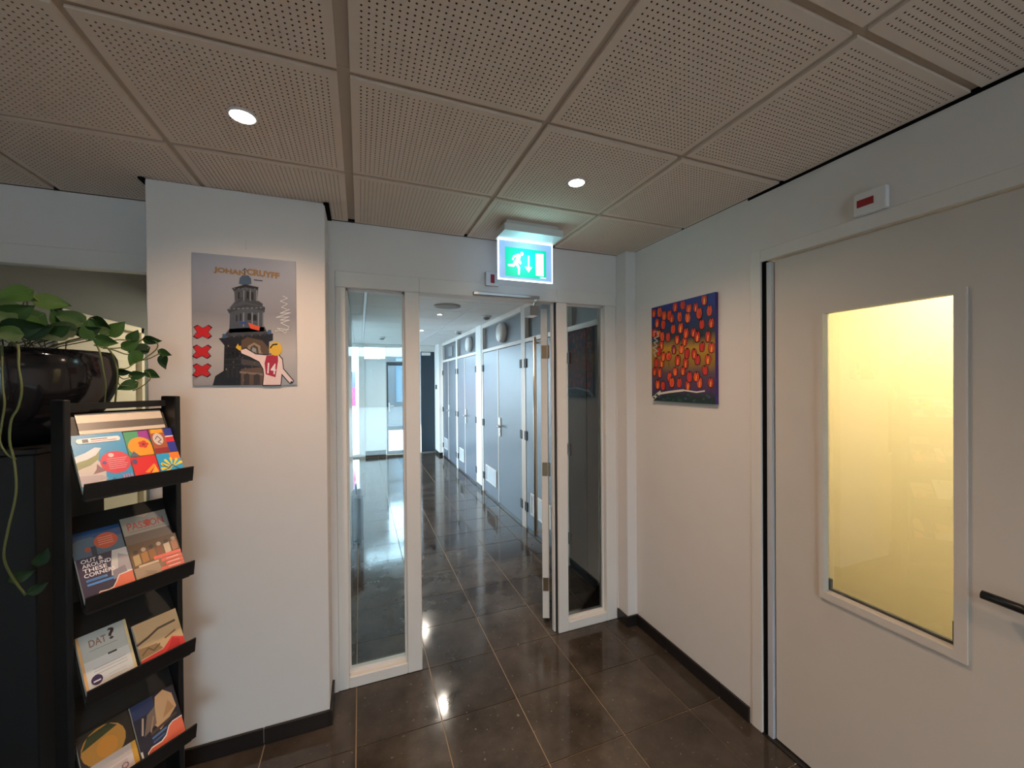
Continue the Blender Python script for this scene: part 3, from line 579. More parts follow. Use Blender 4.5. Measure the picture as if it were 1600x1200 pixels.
P([(335, 565), (470, 548), (605, 545), (605, 580), (590, 592), (605, 722), (352, 735), (355, 600)], SL)
P([(352, 705), (605, 690), (620, 722), (660, 740), (310, 765)], (64, 66, 72), False)
P([(370, 410), (460, 385), (556, 402), (548, 505), (600, 545), (470, 560), (338, 570), (388, 505), (384, 440)], SL)
P([(415, 375), (420, 332), (440, 312), (482, 312), (502, 335), (506, 375), (460, 388)], (66, 88, 112))
P([(366, 408), (460, 378), (558, 398), (552, 418), (462, 398), (378, 425)], DK); P([(335, 562), (465, 525), (608, 545), (604, 575), (462, 545), (348, 590)], (56, 58, 62), False)
P([(430, 470), (560, 500), (590, 520), (588, 540), (440, 500), (390, 525)], (60, 64, 70), False)
for a in ((470, 425, 489, 490), (500, 432, 522, 495), (480, 588, 506, 640), (520, 598, 546, 645), (410, 430, 422, 485), (425, 590, 437, 645), (398, 600, 408, 650)): P([(a[0], a[1]+8), ((a[0]+a[2])/2, a[1]), (a[2], a[1]+8), (a[2], a[3]), (a[0], a[3])], DK, False)
for x in (448, 495, 540): P([(x, 420), (x+8, 420), (x+8, 500), (x, 500)], SL2)
for x in (448, 510, 555, 590): P([(x, 585), (x+9, 585), (x+9, 690), (x, 690)], SL2)
P([(485, 658), (572, 690), (566, 718), (502, 702)], (214, 84, 48)); P([(428, 655), (470, 650), (472, 670), (428, 672)], (40, 70, 140))
for x, y in ((318, 760), (642, 730)): P([(x-12, y-18), (x+12, y-18), (x+14, y+14), (x-14, y+14)], (60, 84, 122))
P([(440, 790), (480, 765), (590, 790), (640, 850), (640, 900), (560, 905), (440, 880)], BR)
P([(480, 890), (485, 830), (530, 805), (575, 830), (585, 895)], (150, 132, 110)); P([(500, 890), (505, 840), (530, 822), (558, 840), (565, 893)], (74, 60, 50))
P([(510, 880), (520, 840), (545, 850), (548, 885)], (150, 150, 150))
P([(440, 1000), (600, 985), (600, 1118), (440, 1118)], (98, 74, 56)); P([(440, 925), (580, 950), (590, 985), (440, 965)], (76, 64, 56), False); P([(430, 1015), (610, 1035), (610, 1050), (430, 1030)], (130, 112, 96))
for k in range(40): x, y = random.uniform(325, 630), random.uniform(800, 1100); s_ = random.uniform(3, 7); P([(x-s_, y), (x, y-s_*1.6), (x+s_, y), (x, y+s_*1.6)], random.choice([(112, 88, 66), (70, 60, 58), (150, 128, 100), (64, 74, 92)]), False)
for k in range(9): x = 350+k*31; P([(x, 752-(k*2)), (x+14, 751-(k*2)), (x+14, 770-(k*2)), (x, 771-(k*2))], (78, 74, 74) if k % 2 else (52, 48, 50), False)
for k in range(8): x = 344+k*32; P([(x, 556-k*1.5), (x+16, 555-k*1.5), (x+16, 562-k*1.5), (x, 563-k*1.5)], (120, 124, 128), False)
for k in range(6): x = 378+k*29; P([(x, 409), (x+14, 408), (x+14, 414), (x, 415)], (104, 110, 116), False)
for y in (835, 880, 925, 965): P([(325, y), (436, y-4), (436, y+5), (325, y+9)], (52, 46, 46), False)
for x in (340, 372, 404): P([(x, 845), (x+16, 835), (x+16, 915), (x, 920)], (20, 17, 19), False); P([(x, 985), (x+16, 980), (x+16, 1060), (x, 1062)], (46, 40, 40), False)
P([(460, 1040), (485, 1030), (500, 1040), (500, 1118), (460, 1118)], (56, 42, 34)); P([(530, 1045), (555, 1035), (575, 1045), (575, 1118), (530, 1118)], (56, 42, 34), False)
for cx, cy in ((172, 728), (170, 872), (172, 1008)):
    for g_, m_ in ((1.13, (40, 12, 14)), (1.0, (202, 34, 36))):
        P([(cx+dx*g_, cy+dy*g_) for dx, dy in ((-56, -32), (-32, -46), (0, -26), (34, -46), (58, -30), (34, 0), (56, 28), (34, 46), (0, 28), (-30, 46), (-58, 30), (-34, 0))], m_)
SK = (232, 206, 200)
fig = [(435, 862), (472, 850), (540, 892), (615, 900), (700, 888), (738, 930), (745, 1000), (824, 1092), (800, 1106), (735, 1035), (728, 1118), (600, 1118), (606, 1045), (600, 1000), (570, 945), (500, 908), (442, 884)]
PL(fig+[fig[0]], .018, (24, 20, 22)); P(fig, SK); P([(622, 900), (705, 894), (708, 940), (690, 1062), (618, 1040), (608, 960)], (172, 28, 52))
u, v = pq(628, 1032); pr.text('14', u, v, .085, .085, (235, 225, 225), .02, -.1)
u, v = pq(690, 852); pr.disc(u, v, .066, .056, (222, 176, 44)); PL([(650, 845), (668, 822), (700, 818)], .012, (20, 18, 18))
P([(400, 842), (416, 812), (424, 832), (436, 828), (442, 855), (430, 866)], (222, 176, 44)); P([(806, 1090), (826, 1098), (818, 1112), (800, 1106)], (22, 20, 22))
u, v = pq(238, 292); u2, v2 = pq(708, 322)
GO = (150, 118, 78)
pr.text('JOHAN', u, v-.008, .30, .050, GO, .055, -.05)
u, v = pq(470, 306); pr.text('CRUYFF', u, v-.002, .325, .050, GO, .055, -.05)
PL([(458, 312), (456, 265), (440, 280), (458, 262), (472, 280)], .006, (60, 56, 56)); PL([(525, 345), (585, 352)], .008, (40, 60, 80))
SG = (228, 226, 224)
PL([(685, 720), (800, 712), (700, 700), (760, 735), (790, 690), (725, 660), (795, 640), (720, 640), (790, 615), (690, 620), (800, 585), (720, 590), (790, 560)], .005, SG); PL([(770, 560), (730, 545), (775, 520), (720, 500), (775, 478), (740, 462)], .004, SG)
pr.build('print', po)
# ================================================================== TULIP PAINTING
TX = XR-.022
TY1, TY0, TZ0, TZ1 = atx(1018, 480, TX).y, atx(1117, 456, TX).y, 1.533, 2.118
tp = empty('tulip_painting', (XR, TY1, TZ0)); tag(tp, 'colourful canvas of red tulips on blue, yellow and purple hung on the right wall', 'painting')
TW, TH = TY1-TY0, TZ1-TZ0
cvm = ramp_mat('canvas_paint', [(0, (24, 62, 50)), (.13, (30, 48, 50)), (.2, (78, 50, 92)), (.36, (92, 72, 84)), (.46, (150, 112, 38)), (.62, (186, 140, 28)), (.72, (52, 62, 70)), (.84, (38, 52, 96)), (1, (34, 52, 128))], 'Z', 0, TH, rough=.45, wob=.16, scale=5)
part('canvas', cvm, tp, (-.022, -.001, -TW, 0, 0, TH))
part('side_paint', mat('purple_edge_paint', srgb=(70, 44, 120), rough=.5), tp, (-.0222, -.001, -TW-.0015, -TW, 0, TH))
tr = Print(lambda u, v, k: (-.0222-.0001*k, -u*TW, v*TH))
def tq(x, y):
    l_ = 108+(y-240)*37/860; r_ = 700+(y-95)*30/1045; u = (x-l_)/(r_-l_); t_ = 240-145*u; b_ = 1100+40*u; return (u, (b_-y)/(b_-t_))
TUL = [(138, 285), (200, 272), (250, 305), (305, 300), (360, 220), (430, 205), (487, 240), (548, 230), (618, 160), (580, 285), (662, 265), (405, 315), (480, 325), (328, 330), (178, 375), (243, 385), (345, 430), (418, 420), (605, 390), (688, 380), (132, 470), (195, 470), (237, 500), (298, 505), (388, 530), (458, 545), (468, 470), (535, 465), (570, 505), (658, 505), (230, 580), (205, 640), (432, 620), (485, 660), (548, 665), (612, 600), (692, 610), (360, 625), (255, 690), (310, 685), (180, 745), (240, 750), (400, 725), (475, 750), (578, 720), (662, 720), (165, 830), (222, 840), (378, 830), (452, 825), (640, 820), (325, 880), (512, 880), (572, 880), (350, 930), (420, 935), (600, 935), (690, 935), (205, 950), (262, 960), (500, 960)]
for i, (x, y) in enumerate(TUL):
    tr.k = 2+(i % 5)*4; u, v = tq(x, y); u = min(.955, max(.045, u)); a = .036+.008*random.random(); h = .042+.01*random.random(); tl = random.uniform(-.2, .2)
    def S(pts, m, lift=True): tr.poly([(min(.995, max(.005, u+p*a+q*tl*.02)), min(.995, max(.005, v+q*h))) for p, q in pts], m, lift)
    if i % 3 == 0: tr.line([(u, v-h), (u+.004, max(.03, v-h-.07))], .005, (28, 48, 38))
    S([(-1.12, -.3), (-.75, -1.05), (.1, -1.2), (.8, -1.0), (1.12, -.2), (.95, .65), (.4, 1.1), (-.4, 1.1), (-1, .6)], (46, 22, 30))
    c = (150, 40, 70) if (x, y) == (360, 625) else random.choice([(206, 56, 36), (222, 74, 34), (196, 48, 44), (228, 88, 40)])
    S([(-.95, -.25), (-.6, -.9), (0, -1.05), (.65, -.88), (.95, -.2), (.75, .6), (.35, 1.0), (0, .5), (-.3, 1.0), (-.8, .55)], c)
    S([(-.28, -.8), (.05, -.9), (.3, -.2), (.1, .4), (-.2, .0)], random.choice([(238, 146, 50), (240, 176, 64), (214, 60, 40)]))
    if i % 2: S([(.3, -.8), (.55, -.6), (.5, .3), (.35, -.1)], (110, 20, 26))
WB = (226, 218, 202); tr.k = 24
tr.line([tq(*p) for p in ((148, 1090), (200, 1048), (235, 1028))], .04, WB); tr.line([tq(*p) for p in ((225, 1038), (330, 1022), (460, 1008))], .022, WB); tr.line([tq(*p) for p in ((400, 1014), (460, 1006), (580, 1026), (645, 1015))], .014, WB)
tr.line([tq(*p) for p in ((145, 462), (225, 436), (180, 450), (200, 500), (150, 520), (195, 545), (150, 560), (190, 590), (140, 610), (200, 640), (150, 650), (175, 690))], .012, (190, 186, 182))
for k in range(26):
    x, y = random.uniform(160, 700), random.uniform(1045, 1110); u, v = tq(x, y); tr.disc(min(.97, max(.03, u)), min(.97, max(.02, v)), .02, .012, random.choice([(36, 92, 66), (70, 78, 120), (30, 74, 60)]), 7, lift=False)
tr.build('tulip_print', tp)
# ================================================================== MAGAZINE RACK
RO = (-.8085, 1.640); RTH = math.radians(42.8)
rk = empty('magazine_rack', (RO[0], RO[1], 0), (0, 0, RTH)); tag(rk, 'black wooden magazine rack with sloping trays of brochures beside the white pier', 'magazine rack')
part('post', blackm, rk, (-.020, -.003, .09, .2, 0, 1.612), bev=.003); part('post', blackm, rk, (.277, .294, .09, .2, 0, 1.614), bev=.003)
YB = .022; LIPS = [1.349, .993, .699, .372]; TA = math.radians(58); ct, st = math.cos(TA), math.sin(TA)
def tray(z):
    # board from the lip up and back
    b = MB(); y0, z0 = YB, z-.05; L_ = .315; t = .008
    P_ = [(y0, z0), (y0+ct*L_, z0+st*L_), (y0+ct*L_+st*t, z0+st*L_-ct*t), (y0+st*t, z0-ct*t)]
    n = len(b.v)
    for x in (.0, .274): b.v += [(x, p[0], p[1]) for p in P_]
    for q in ((0, 1, 2, 3), (7, 6, 5, 4), (0, 4, 5, 1), (1, 5, 6, 2), (2, 6, 7, 3), (3, 7, 4, 0)): b.f.append(tuple(n+i for i in q)); b.m.append(0); b.sm.append(False)
    o = b.build('tray', blackm, rk)
    b = MB(); n = 0; lx = -.004, .289   # lip, flaring outwards
    prof = [(-.014, z0-.004), (-.024, z), (-.018, z+.001), (-.002, z0+.002)]
    for x in lx: b.v += [(x, p[0]+.012, p[1]) for p in prof]
    for q in ((3, 2, 1, 0), (4, 5, 6, 7), (0, 1, 5, 4), (1, 2, 6, 5), (2, 3, 7, 6), (3, 0, 4, 7)): b.f.append(q); b.m.append(0); b.sm.append(False)
    b.box(0, .274, -.003, YB+.004, z0-.006, z0+.0005)
    b.build('lip', blackm, o)
for z in LIPS: tray(z)
part('top_bar', blackm, rk, (-.003, .277, .165, .185, 1.575, 1.598)); part('bottom_bar', blackm, rk, (-.003, .277, .1, .19, .10, .13))
RM = Matrix.Translation((RO[0], RO[1], 0)) @ Matrix.Rotation(RTH, 4, 'Z')
def brochure(name, label, cat, shelf, x0, w_, h_, lift, art, base=(235, 232, 226), th=.006, slide=0.0, group='brochures in the magazine rack'):
    z = LIPS[shelf]-.045; L0 = slide
    e = empty(name); e.matrix_world = RM @ Matrix.Translation((x0, YB+.004+ct*L0-st*lift, z+st*L0+ct*lift+.002)) @ Matrix.Rotation(TA, 4, 'X')
    tag(e, label, cat, group)
    b = MB(); b.box(0, w_, 0, h_, 0, th); b.build('pages', mat('paper_edge', srgb=(214, 204, 188), rough=.7), e)
    p_ = Print(lambda u, v, k: (u*w_, v*h_, th+.0001*k)); p_.rect(0, 0, 1, 1, base); art(p_); p_.build('cover_print', e); return e
def art_blue(p):
    p.poly([(0, .12), (.45, .15), (.5, .35), (.35, .62), (.2, .58), (0, .55)], (214, 204, 196)); p.poly([(0, .40), (.25, .46), (.42, .55), (.46, .68), (.3, .6), (0, .52)], (150, 158, 112)); p.poly([(0, .53), (.2, .56), (.38, .62), (.52, .74), (.4, .76), (.2, .68), (0, .63)], (222, 232, 238))
    p.poly([(.25, .3), (.5, .33), (.42, .4), (.36, .47), (.33, .38)], (150, 110, 120)); p.poly([(0, .14), (.5, .2), (.4, .27), (0, .3)], (196, 182, 188))
    p.disc(.72, .46, .30, .20, (226, 62, 84)); p.disc(.66, .59, .055, .037, (240, 205, 210)); p.disc(.50, .47, .04, .03, (90, 80, 150))
    for k in range(6): p.rect(.56, .52-.035*k, .95-.03*(k % 3), .528-.035*k, (246, 196, 204))
    p.disc(.14, .885, .05, .045, (245, 245, 245)); p.disc(.88, .885, .05, .045, (245, 245, 245)); p.rect(.14, .84, .88, .93, (245, 245, 245)); p.rect(.20, .855, .31, .915, (70, 70, 80)); p.rect(.36, .895, .68, .91, (60, 60, 70)); p.rect(.36, .865, .85, .877, (200, 120, 120))
    p.disc(.60, .16, .03, .03, (60, 60, 90)); p.disc(.60, .165, .014, .014, (60, 160, 210)); p.rect(.5, .07, .76, .08, (40, 60, 100))
    for k in range(4): p.rect(.78+.05*k, .16, .81+.05*k, .22, (190, 150, 190))
def art_pop(p):
    p.rect(0, .52, .52, 1, (60, 160, 110)); p.rect(.28, .82, .52, 1, (160, 40, 150)); p.disc(.26, .70, .24, .18, (246, 160, 24)); p.poly([(.2, .52), (.5, .52), (.5, .7)], (246, 160, 24)); p.poly([(.0, .52), (.2, .52), (.1, .62)], (84, 104, 128))
    for a in range(5): p.disc(.33+.06*math.cos(a*1.26), .73+.045*math.sin(a*1.26), .05, .032, (214, 56, 30), 8)
    p.disc(.33, .73, .03, .02, (120, 20, 20), 8)
    p.rect(.52, .52, .82, 1, (176, 84, 50)); p.rect(.52, .52, .82, .62, (150, 30, 40)); p.disc(.66, .80, .11, .12, (214, 200, 190)); p.line([(.6, .8), (.66, .86), (.72, .78), (.64, .74), (.7, .7)], .018, (110, 90, 110)); p.rect(.54, .92, .8, 1, (240, 170, 40))
    p.rect(.82, .52, 1, 1, (36, 50, 150)); p.rect(.82, .72, 1, .82, (214, 30, 50)); p.rect(.82, .82, 1, .845, (240, 240, 240))
    p.rect(0, 0, .5, .5, (228, 26, 40)); p.poly([(.2, .2), (.42, .34), (.45, .3), (.28, .18)], (244, 150, 30)); p.poly([(.28, .12), (.44, .3), (.48, .12)], (246, 180, 40)); p.rect(0, 0, .5, .1, (244, 244, 244)); p.disc(.12, .06, .07, .05, (24, 24, 26), 8); p.disc(.32, .06, .07, .04, (24, 24, 26), 8); p.disc(.06, .42, .05, .05, (90, 70, 120), 10)
    p.rect(.5, 0, 1, .5, (24, 164, 222)); p.rect(.8, 0, 1, .12, (246, 150, 40)); p.rect(.78, .36, 1, .5, (240, 130, 50))
    for a in range(7): c, s_ = math.cos(a*.55-.6), math.sin(a*.55-.6); p.poly([(.78, .22), (.78-.24*c-.03*s_, .22+.17*s_-.03*c), (.78-.26*c, .22+.19*s_), (.78-.24*c+.03*s_, .22+.17*s_+.03*c)], (246, 214, 40))
    p.line([(.58, .30), (.68, .2), (.78, .26), (.9, .16)], .015, (30, 70, 50)); p.rect(.49, 0, .505, 1, (60, 50, 50)); p.rect(0, .5, 1, .51, (70, 50, 50))
def art_leaf(p): p.rect(0, .18, 1, .55, (92, 84, 78))
def art_canal(p):
    p.rect(0, .6, 1, 1, (46, 84, 132)); p.poly([(0, .35), (1, .35), (1, .78), (.6, .72), (.4, .86), (.15, .86), (0, .8)], (86, 112, 132)); p.disc(.66, .72, .24, .16, (216, 92, 62)); p.rect(.34, .42, .44, .66, (50, 62, 78)); p.disc(.28, .62, .06, .05, (190, 90, 70))
    for k in range(4): p.rect(.5, .79-.045*k, .8, .80-.045*k, (240, 190, 170))
def art_corner(p):
    p.poly([(.58, .45), (1, .4), (1, 1), (.7, 1), (.62, .7)], (214, 208, 204)); p.poly([(.72, .5), (1, .46), (1, .8), (.8, .9)], (176, 168, 170)); p.poly([(.6, .35), (.9, .4), (.88, .6), (.62, .55)], (150, 138, 146))
    cp = [(.22, 0), (.24, .14), (.30, .2), (.46, .18), (.56, .2), (.64, .3), (.72, .42), (1, .44), (1, 0)]
    p.poly(cp, (238, 122, 90)); p.line(cp[:-1], .02, (250, 238, 230))
    for k, t_ in enumerate(('OUT &', 'AROUND', 'THESE', 'CORNERS')): p.text(t_, .08, .88-.105*k, [.42, .56, .46, .60][k], .085, (245, 240, 240), .015)
    p.rect(.1, .47, .5, .515, (84, 150, 216)); p.rect(.1, .38, .62, .425, (84, 150, 216)); p.rect(.12, .485, .45, .495, (40, 60, 120))
def art_passion(p):
    p.rect(0, .0, 1, .6, (120, 100, 88)); p.text('PASSION', .1, .70, .8, .16, (196, 84, 66), .01); p.disc(.54, .79, .07, .08, (206, 70, 60)); p.line([(.1, .66), (.9, .66)], .01, (150, 100, 90)); p.poly([(.3, 1), (.5, .93), (.62, 1)], (200, 186, 160))
def art_market(p):
    p.poly([(0, .0), (.55, 0), (.5, .4), (0, .45)], (176, 150, 124)); p.poly([(0, .42), (1, .55), (1, 1), (0, 1)], (112, 80, 52))
    for k in range(6): x = .04+.16*k; c = [(190, 160, 110), (176, 120, 60), (150, 96, 50), (134, 82, 56), (214, 190, 160), (180, 120, 90)][k]; p.poly([(x, .48+.02*k), (x+.13, .5+.02*k), (x+.13, .74+.02*k), (x, .72+.02*k)], c); p.disc(x+.07, .80+.015*k, .05, .05, [(70, 50, 40), (210, 180, 150)][k % 2])
    p.rect(.1, .42, .5, .47, (220, 196, 160))
    for k in range(4): p.rect([.42, .55, .62, .5][k], .49-.10*k, 1, .57-.10*k, (240, 108, 88))
    for k in range(3): p.rect(.66, .43-.1*k, .92, .445-.1*k, (252, 214, 200))
    p.rect(.6, .0, .8, .14, (222, 206, 196)); p.line([(.2, .3), (.4, .22)], .01, (130, 110, 92)); p.line([(.22, .24), (.42, .16)], .01, (130, 110, 92))
def art_dat(p):
    p.rect(0, .55, 1, 1, (196, 200, 196)); p.text('DAT', .22, .76, .34, .12, (150, 110, 96), .012); p.text('?', .60, .76, .14, .2, (64, 44, 44), .02)
    p.line([(.2, .70), (.75, .70)], .008, (130, 134, 132)); p.rect(.52, .53, .70, .56, (60, 56, 66))
    for k in range(3): p.line([(.2, .40-.05*k), (.85, .40-.05*k)], .007, (150, 152, 148))
    p.disc(.22, .22, .11, .08, (62, 44, 86)); p.rect(.15, .19, .29, .215, (226, 224, 232)); p.line([(.0, .02), (.12, .09), (.3, .1)], .008, (120, 60, 50))
    for k in range(3): p.line([(.45, .22-.05*k), (.8, .22-.05*k)], .007, (190, 190, 186))
    p.rect(.94, 0, 1, 1, (228, 208, 160)); p.rect(0, 0, .05, 1, (232, 178, 116))
def art_sand(p):
    p.poly([(0, 0), (1, 0), (1, .3), (.75, .42), (.5, .24), (0, .2)], (222, 62, 60)); p.poly([(.35, 0), (.85, 0), (.9, .3), (.75, .38), (.6, .2)], (204, 40, 44)); p.line([(0, .55), (.25, .62), (.5, .72), (.9, .74)], .05, (92, 70, 54)); p.poly([(0, .22), (.5, .26), (.4, .42), (0, .46)], (150, 120, 84)); p.line([(.05, .3), (.2, .4), (.3, .3), (.45, .38)], .035, (110, 90, 66)); p.line([(.6, .45), (.85, .52)], .04, (140, 104, 70)); p.line([(0, .03), (1, .03)], .02, (250, 190, 180))
def art_soup(p):
    p.disc(.45, .68, .42, .3, (206, 146, 66)); p.poly([(.05, .74), (.2, .92), (.6, .96), (.75, .86), (.4, .8)], (66, 72, 40)); p.disc(.5, .62, .2, .16, (224, 150, 60)); p.rect(.0, 0, 1, .45, (222, 206, 200)); p.rect(0, .29, 1, .46, (206, 190, 182)); p.rect(.9, 0, 1, .46, (222, 166, 70))
    for k, (a, b_) in enumerate(((.2, .2), (.16, .08), (.36, .1), (.54, .13), (.72, .17))): p.disc(a, b_, .07, .05, (150, 110, 126)); p.disc(a, b_, .045, .03, (214, 190, 190))
    for k in range(3): p.line([(.4, .25-.022*k), (.78, .25-.022*k)], .006, (170, 150, 146))
def art_wheat(p):
    p.rect(0, .74, .5, 1, (50, 64, 104)); p.poly([(.4, .5), (.55, .95), (.75, 1), (.92, .86), (.95, .6), (.7, .45), (.5, .36)], (226, 178, 132)); p.poly([(.15, .4), (.45, .5), (.5, .8), (.3, .72)], (140, 116, 100)); p.line([(.12, .45), (.2, .7)], .04, (206, 176, 156)); p.line([(.3, .42), (.42, .64)], .03, (190, 150, 120)); p.poly([(.6, .52), (.9, .6), (.8, .78)], (206, 150, 104)); p.line([(.3, .38), (.9, .48)], .05, (92, 70, 54))
    p.line([(.3, .30), (.62, .34)], .035, (90, 120, 170)); p.line([(.3, .23), (.55, .26)], .03, (70, 96, 150))
    cp = [(.12, 0), (.14, .12), (.24, .17), (.46, .17), (.58, .22), (.68, .34), (.78, .38), (1, .38), (1, 0)]; p.poly(cp, (232, 112, 84)); p.line(cp[:-1], .02, (250, 236, 226)); p.rect(0, 0, .04, .2, (240, 240, 240))
brochure('leaflet', 'cream leaflet with a grey band behind the blue brochure on the top tray', 'leaflet', 0, .03, .235, .08, .002, art_leaf, (222, 206, 186), th=.002, slide=.217)
brochure('brochure', 'blue brochure with a red circle on the top tray', 'brochure', 0, .0015, .130, .21, .003, art_blue, (44, 158, 212), th=.012)
brochure('brochure', 'brochure with a grid of bright cartoon patches on the top tray', 'brochure', 0, .1345, .140, .208, .003, art_pop, (246, 160, 24), th=.010)
brochure('brochure', 'dark blue brochure with an orange oval at the back of the second tray', 'brochure', 1, .004, .126, .17, .001, art_canal, (60, 96, 134), th=.004, slide=.075)
brochure('booklet', 'grey booklet with red capitals at the back of the second tray', 'booklet', 1, .135, .132, .17, .001, art_passion, (172, 164, 154), th=.004, slide=.088)
brochure('booklet', 'dark booklet with white capitals and a coral wave on the second tray', 'booklet', 1, .002, .125, .152, .008, art_corner, (62, 52, 76), th=.012)
brochure('booklet', 'booklet with a brown market photo and coral stripes on the second tray', 'booklet', 1, .1315, .140, .152, .008, art_market, (150, 118, 88), th=.010)
brochure('booklet', 'pale grey booklet with a question mark title on the third tray', 'booklet', 2, .004, .125, .19, .003, art_dat, (222, 222, 220), th=.014)
brochure('booklet', 'booklet with a sandy photo and red bottom edge on the third tray', 'booklet', 2, .142, .128, .155, .003, art_sand, (206, 174, 132), th=.014)
brochure('booklet', 'booklet with an orange bowl photo and white lower half on the bottom tray', 'booklet', 3, .002, .132, .19, .003, art_soup, (54, 44, 40), th=.010)
brochure('booklet', 'navy booklet with a golden rock photo and coral wave on the bottom tray', 'booklet', 3, .1385, .128, .19, .003, art_wheat, (44, 42, 58), th=.012)
# ================================================================== PLANTER AND POTHOS
pl = empty('planter_plinth', (-1.20, 1.985, 0)); tag(pl, 'tall black plinth carrying the planter beside the magazine rack', 'plinth')
part('body', blackm, pl, (-.19, .19, -.19, .19, .05, 1.43), bev=.004); part('foot', blackm, pl, (-.17, .17, -.17, .17, 0, .05)); part('top', blackm, pl, (-.2, .2, -.2, .2, 1.43, 1.45), bev=.003)
pt = empty('potted_pothos', (-1.16, 1.98, 1.45)); tag(pt, 'glossy black bowl planter with a trailing green pothos', 'potted plant')
potm = mat('black_glaze', (.010, .010, .012), rough=.12, var=.1)
MB().lathe([(.06, .0), (.10, .004), (.11, .012), (.17, .045), (.225, .11), (.255, .18), (.267, .25), (.262, .31), (.25, .335), (.244, .335), (.246, .30), (.0001, .29)], 56).build('pot', potm, pt)
MB().lathe([(.243, .29), (.243, .30), (.0001, .312)], 32).build('soil', mat('brown_soil', (.06, .025, .015), rough=.9, bump=.6, bscale=80), pt)
leafm = [mat('pothos_leaf_a', (.022, .066, .014), rough=.6, spec=.3, var=.35, scale=25), mat('pothos_leaf_b', (.040, .105, .018), rough=.6, spec=.3, var=.35, scale=25), mat('pothos_leaf_c', (.013, .038, .012), rough=.6, spec=.3, var=.3, scale=25)]
stemm = mat('pothos_stem', (.10, .12, .035), rough=.5, var=.2)
def leaf_mesh(m):
    b = MB(); nv, nu = 8, 3
    def half(t): return .44*math.sin(math.pi*min(1, t*1.02)**.62)**.85*(1-.15*t) if 0 < t < 1 else 0
    for i in range(nv+1):
        t = i/nv
        for k in range(-nu, nu+1):
            x = half(t)*k/nu; y = t - .13*(abs(k)/nu)**2*(1-t)**3*1.6; b.v.append((x, y, .10*(abs(k)/nu)**1.3*(1-.4*t) - .22*t*t + .02*math.sin(7*t+k)))
    n = 2*nu+1
    for i in range(nv):
        for k in range(n-1): b.f.append((i*n+k, i*n+k+1, (i+1)*n+k+1, (i+1)*n+k)); b.m.append(0); b.sm.append(True)
    return b.mesh('leaf', m)
LM = [leaf_mesh(m) for m in leafm]
def leaf(u, v, y, size, ang, mi=0, tilt=0., roll=0.):
    # base of leaf at the measured point; ang = direction of the tip in degrees, 0 = right, 90 = up
    c = at(u, v, y+.1); d = (c-CAM).normalized(); rgt = d.cross(Vector((0, 0, 1))).normalized(); up = rgt.cross(d)
    a = math.radians(ang); yv = rgt*math.cos(a)+up*math.sin(a); nz = -d; yv = (yv*math.cos(tilt)+nz*math.sin(tilt)).normalized(); xv = yv.cross(nz).normalized(); zv = xv.cross(yv)
    M = Matrix((xv, yv, zv)).transposed().to_4x4() @ Matrix.Rotation(roll, 4, 'Y')
    M = Matrix.Translation(c) @ M @ Matrix.Scale(size*(.66 if u < 120 else .64), 4)
    o = bpy.data.objects.new('leaf', LM[mi]); COL.objects.link(o); o.parent = pt; o.matrix_world = M; o.matrix_parent_inverse = Matrix.Translation(-Vector(pt.location)); o.matrix_basis = M
    return c
LV = []
def zl(x, y): return x/5.454, 440+y/5.454
for x, y, Y_, s, ang, mi, tilt, roll in [
    (235, 95, 1.66, .112, 200, 1, .2, .5), (320, 165, 1.7, .115, 0, 1, .1, -.55), (120, 260, 1.62, .12, 160, 0, .3, .4), (330, 300, 1.66, .13, 215, 0, .3, .3), (380, 400, 1.68, .13, 190, 2, .3, .4),
    (690, 350, 1.74, .115, 152, 0, 0, .3), (740, 470, 1.72, .10, 80, 0, .1, .5), (800, 320, 1.8, .085, -40, 0, .2, .5), (930, 440, 1.84, .10, 45, 1, .1, .3), (1110, 500, 1.88, .075, 60, 0, .2, .2),
    (1060, 560, 1.84, .08, 30, 1, .2, .3), (1240, 490, 1.86, .075, -10, 0, .2, .55), (1250, 570, 1.9, .09, 195, 2, .1, .4), (1180, 610, 1.84, .085, 240, 1, .1, .3), (1365, 590, 1.86, .06, -30, 1, .2, .5),
    (1390, 640, 1.88, .08, 272, 2, .3, .7), (1120, 800, 1.84, .07, 5, 0, .1, .35), (1255, 765, 1.86, .07, -38, 1, .1, .45), (1150, 870, 1.84, .085, 200, 0, .1, .4), (1015, 770, 1.84, .055, -5, 2, .2, .5),
    (830, 490, 1.74, .085, -15, 1, .3, .3), (910, 420, 1.8, .06, 185, 0, .2, .4), (620, 420, 1.7, .10, 170, 2, .4, .2), (540, 440, 1.66, .09, 200, 2, .5, .2), (480, 350, 1.72, .07, 100, 0, .3, .6),
    (210, 440, 1.6, .10, 20, 2, .5, .3), (60, 400, 1.58, .12, 10, 2, .4, .3), (90, 340, 1.6, .12, 150, 0, .2, .4), (280, 330, 1.64, .11, 230, 1, .3, .2), (10, 300, 1.6, .12, 30, 0, .3, .3), (680, 440, 1.72, .09, 20, 2, .3, .4), (150, 450, 1.58, .09, 175, 0, .5, .2), (440, 440, 1.64, .08, 30, 0, .5, .3)]:
    u, v = zl(x, y); LV.append((leaf(u, v, Y_, s, ang, mi, tilt, roll), x, y))
leaf(20, 905, 1.6, .07, 10, 2, .2, .3); leaf(48, 925, 1.6, .06, 20, 2, .2, .3); leaf(60, 880, 1.62, .07, 60, 2, .4, .3)
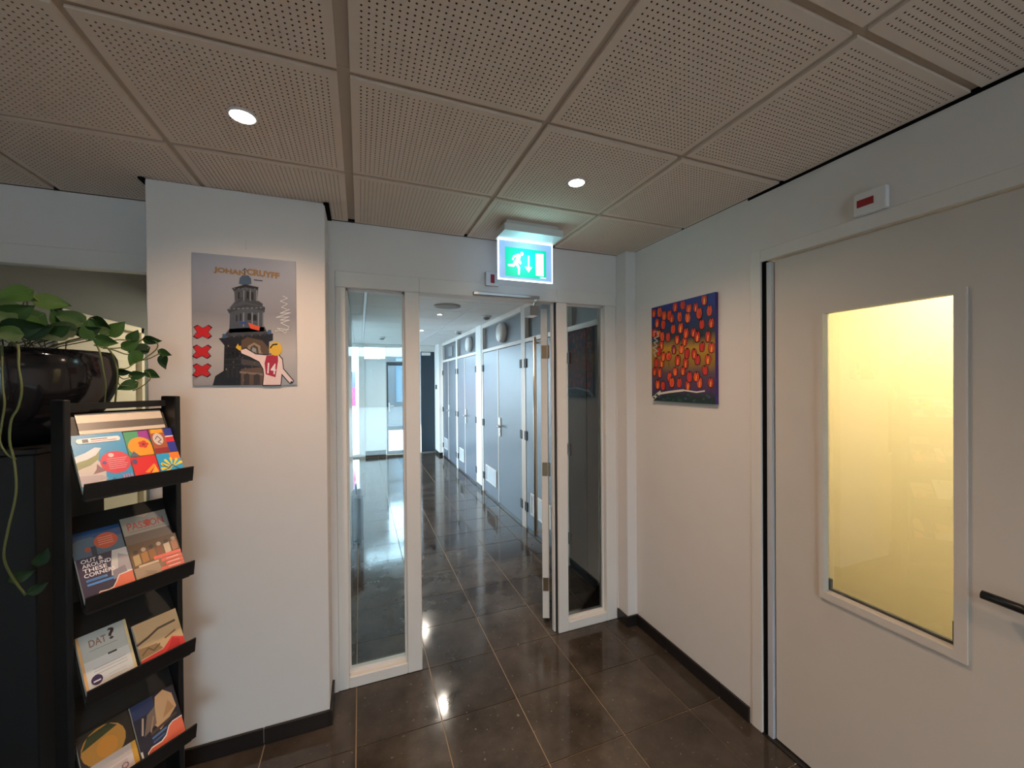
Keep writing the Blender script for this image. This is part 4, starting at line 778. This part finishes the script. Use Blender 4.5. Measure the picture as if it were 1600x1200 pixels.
def vine(pts, r=.003):
    P_ = [at(p[0], p[1], p[2]+.1) for p in pts]; out = []
    for i in range(len(P_)-1):
        p0, p1, p2, p3 = P_[max(0, i-1)], P_[i], P_[i+1], P_[min(len(P_)-1, i+2)]
        for k in range(5):
            t = k/5; out.append(.5*((2*p1)+(p2-p0)*t+(2*p0-5*p1+4*p2-p3)*t*t+(3*p1-p0-3*p2+p3)*t**3))
    out.append(P_[-1]); b = MB(); b.tube([q-Vector(pt.location) for q in out], r, 6); b.build('stem', stemm, pt)
def zv(*p): return [(x/5.454, 440+y/5.454, Y_) for x, y, Y_ in p]
vine(zv((100, 520, 1.66), (155, 560, 1.58), (160, 720, 1.56), (185, 920, 1.55), (150, 1080, 1.55), (95, 1180, 1.55))+[(15, 690, 1.55), (22, 720, 1.55), (25, 770, 1.55), (12, 830, 1.55), (6, 870, 1.55), (18, 900, 1.58), (40, 930, 1.6)], .0035)
vine([(3, 540, 1.6), (4, 600, 1.56), (7, 630, 1.55), (3, 660, 1.55), (0, 690, 1.55), (12, 710, 1.55), (25, 718, 1.55)], .003)
vine(zv((800, 500, 1.78), (850, 600, 1.72), (880, 760, 1.72), (900, 880, 1.73), (890, 1050, 1.75)))
vine(zv((820, 520, 1.8), (930, 580, 1.78), (980, 690, 1.8), (1000, 800, 1.8), (980, 1050, 1.82)))
vine(zv((800, 540, 1.8), (900, 560, 1.82), (980, 500, 1.84), (1110, 500, 1.88)), .0022); vine(zv((860, 560, 1.8), (960, 580, 1.82), (1080, 620, 1.84), (1180, 610, 1.84)), .0022)
vine(zv((880, 570, 1.8), (1050, 560, 1.84), (1240, 490, 1.86), (1335, 520, 1.87), (1330, 580, 1.87), (1210, 670, 1.85)), .0022); vine(zv((1150, 680, 1.84), (1260, 660, 1.86), (1365, 610, 1.86)), .0018)
vine(zv((1000, 740, 1.8), (1080, 740, 1.82), (1150, 690, 1.84)), .002); vine(zv((990, 780, 1.8), (1050, 830, 1.82), (1120, 810, 1.84)), .0018); vine(zv((1130, 930, 1.84), (1200, 900, 1.85), (1280, 830, 1.86), (1260, 770, 1.86)), .0018); vine(zv((1010, 820, 1.8), (1020, 880, 1.82), (1150, 890, 1.84)), .0018)
vine(zv((300, 500, 1.7), (250, 300, 1.68), (235, 110, 1.66), (300, 150, 1.69), (330, 170, 1.7)), .003)
for c, x, y in LV:
    if x < 1000: MB().tube([c-Vector(pt.location), (c-Vector(pt.location))*.6+Vector((-.02, -.02, .31))*.4, Vector((random.uniform(-.12, .12), random.uniform(-.12, .12), .30))], .002, 5).build('stem', stemm, pt)
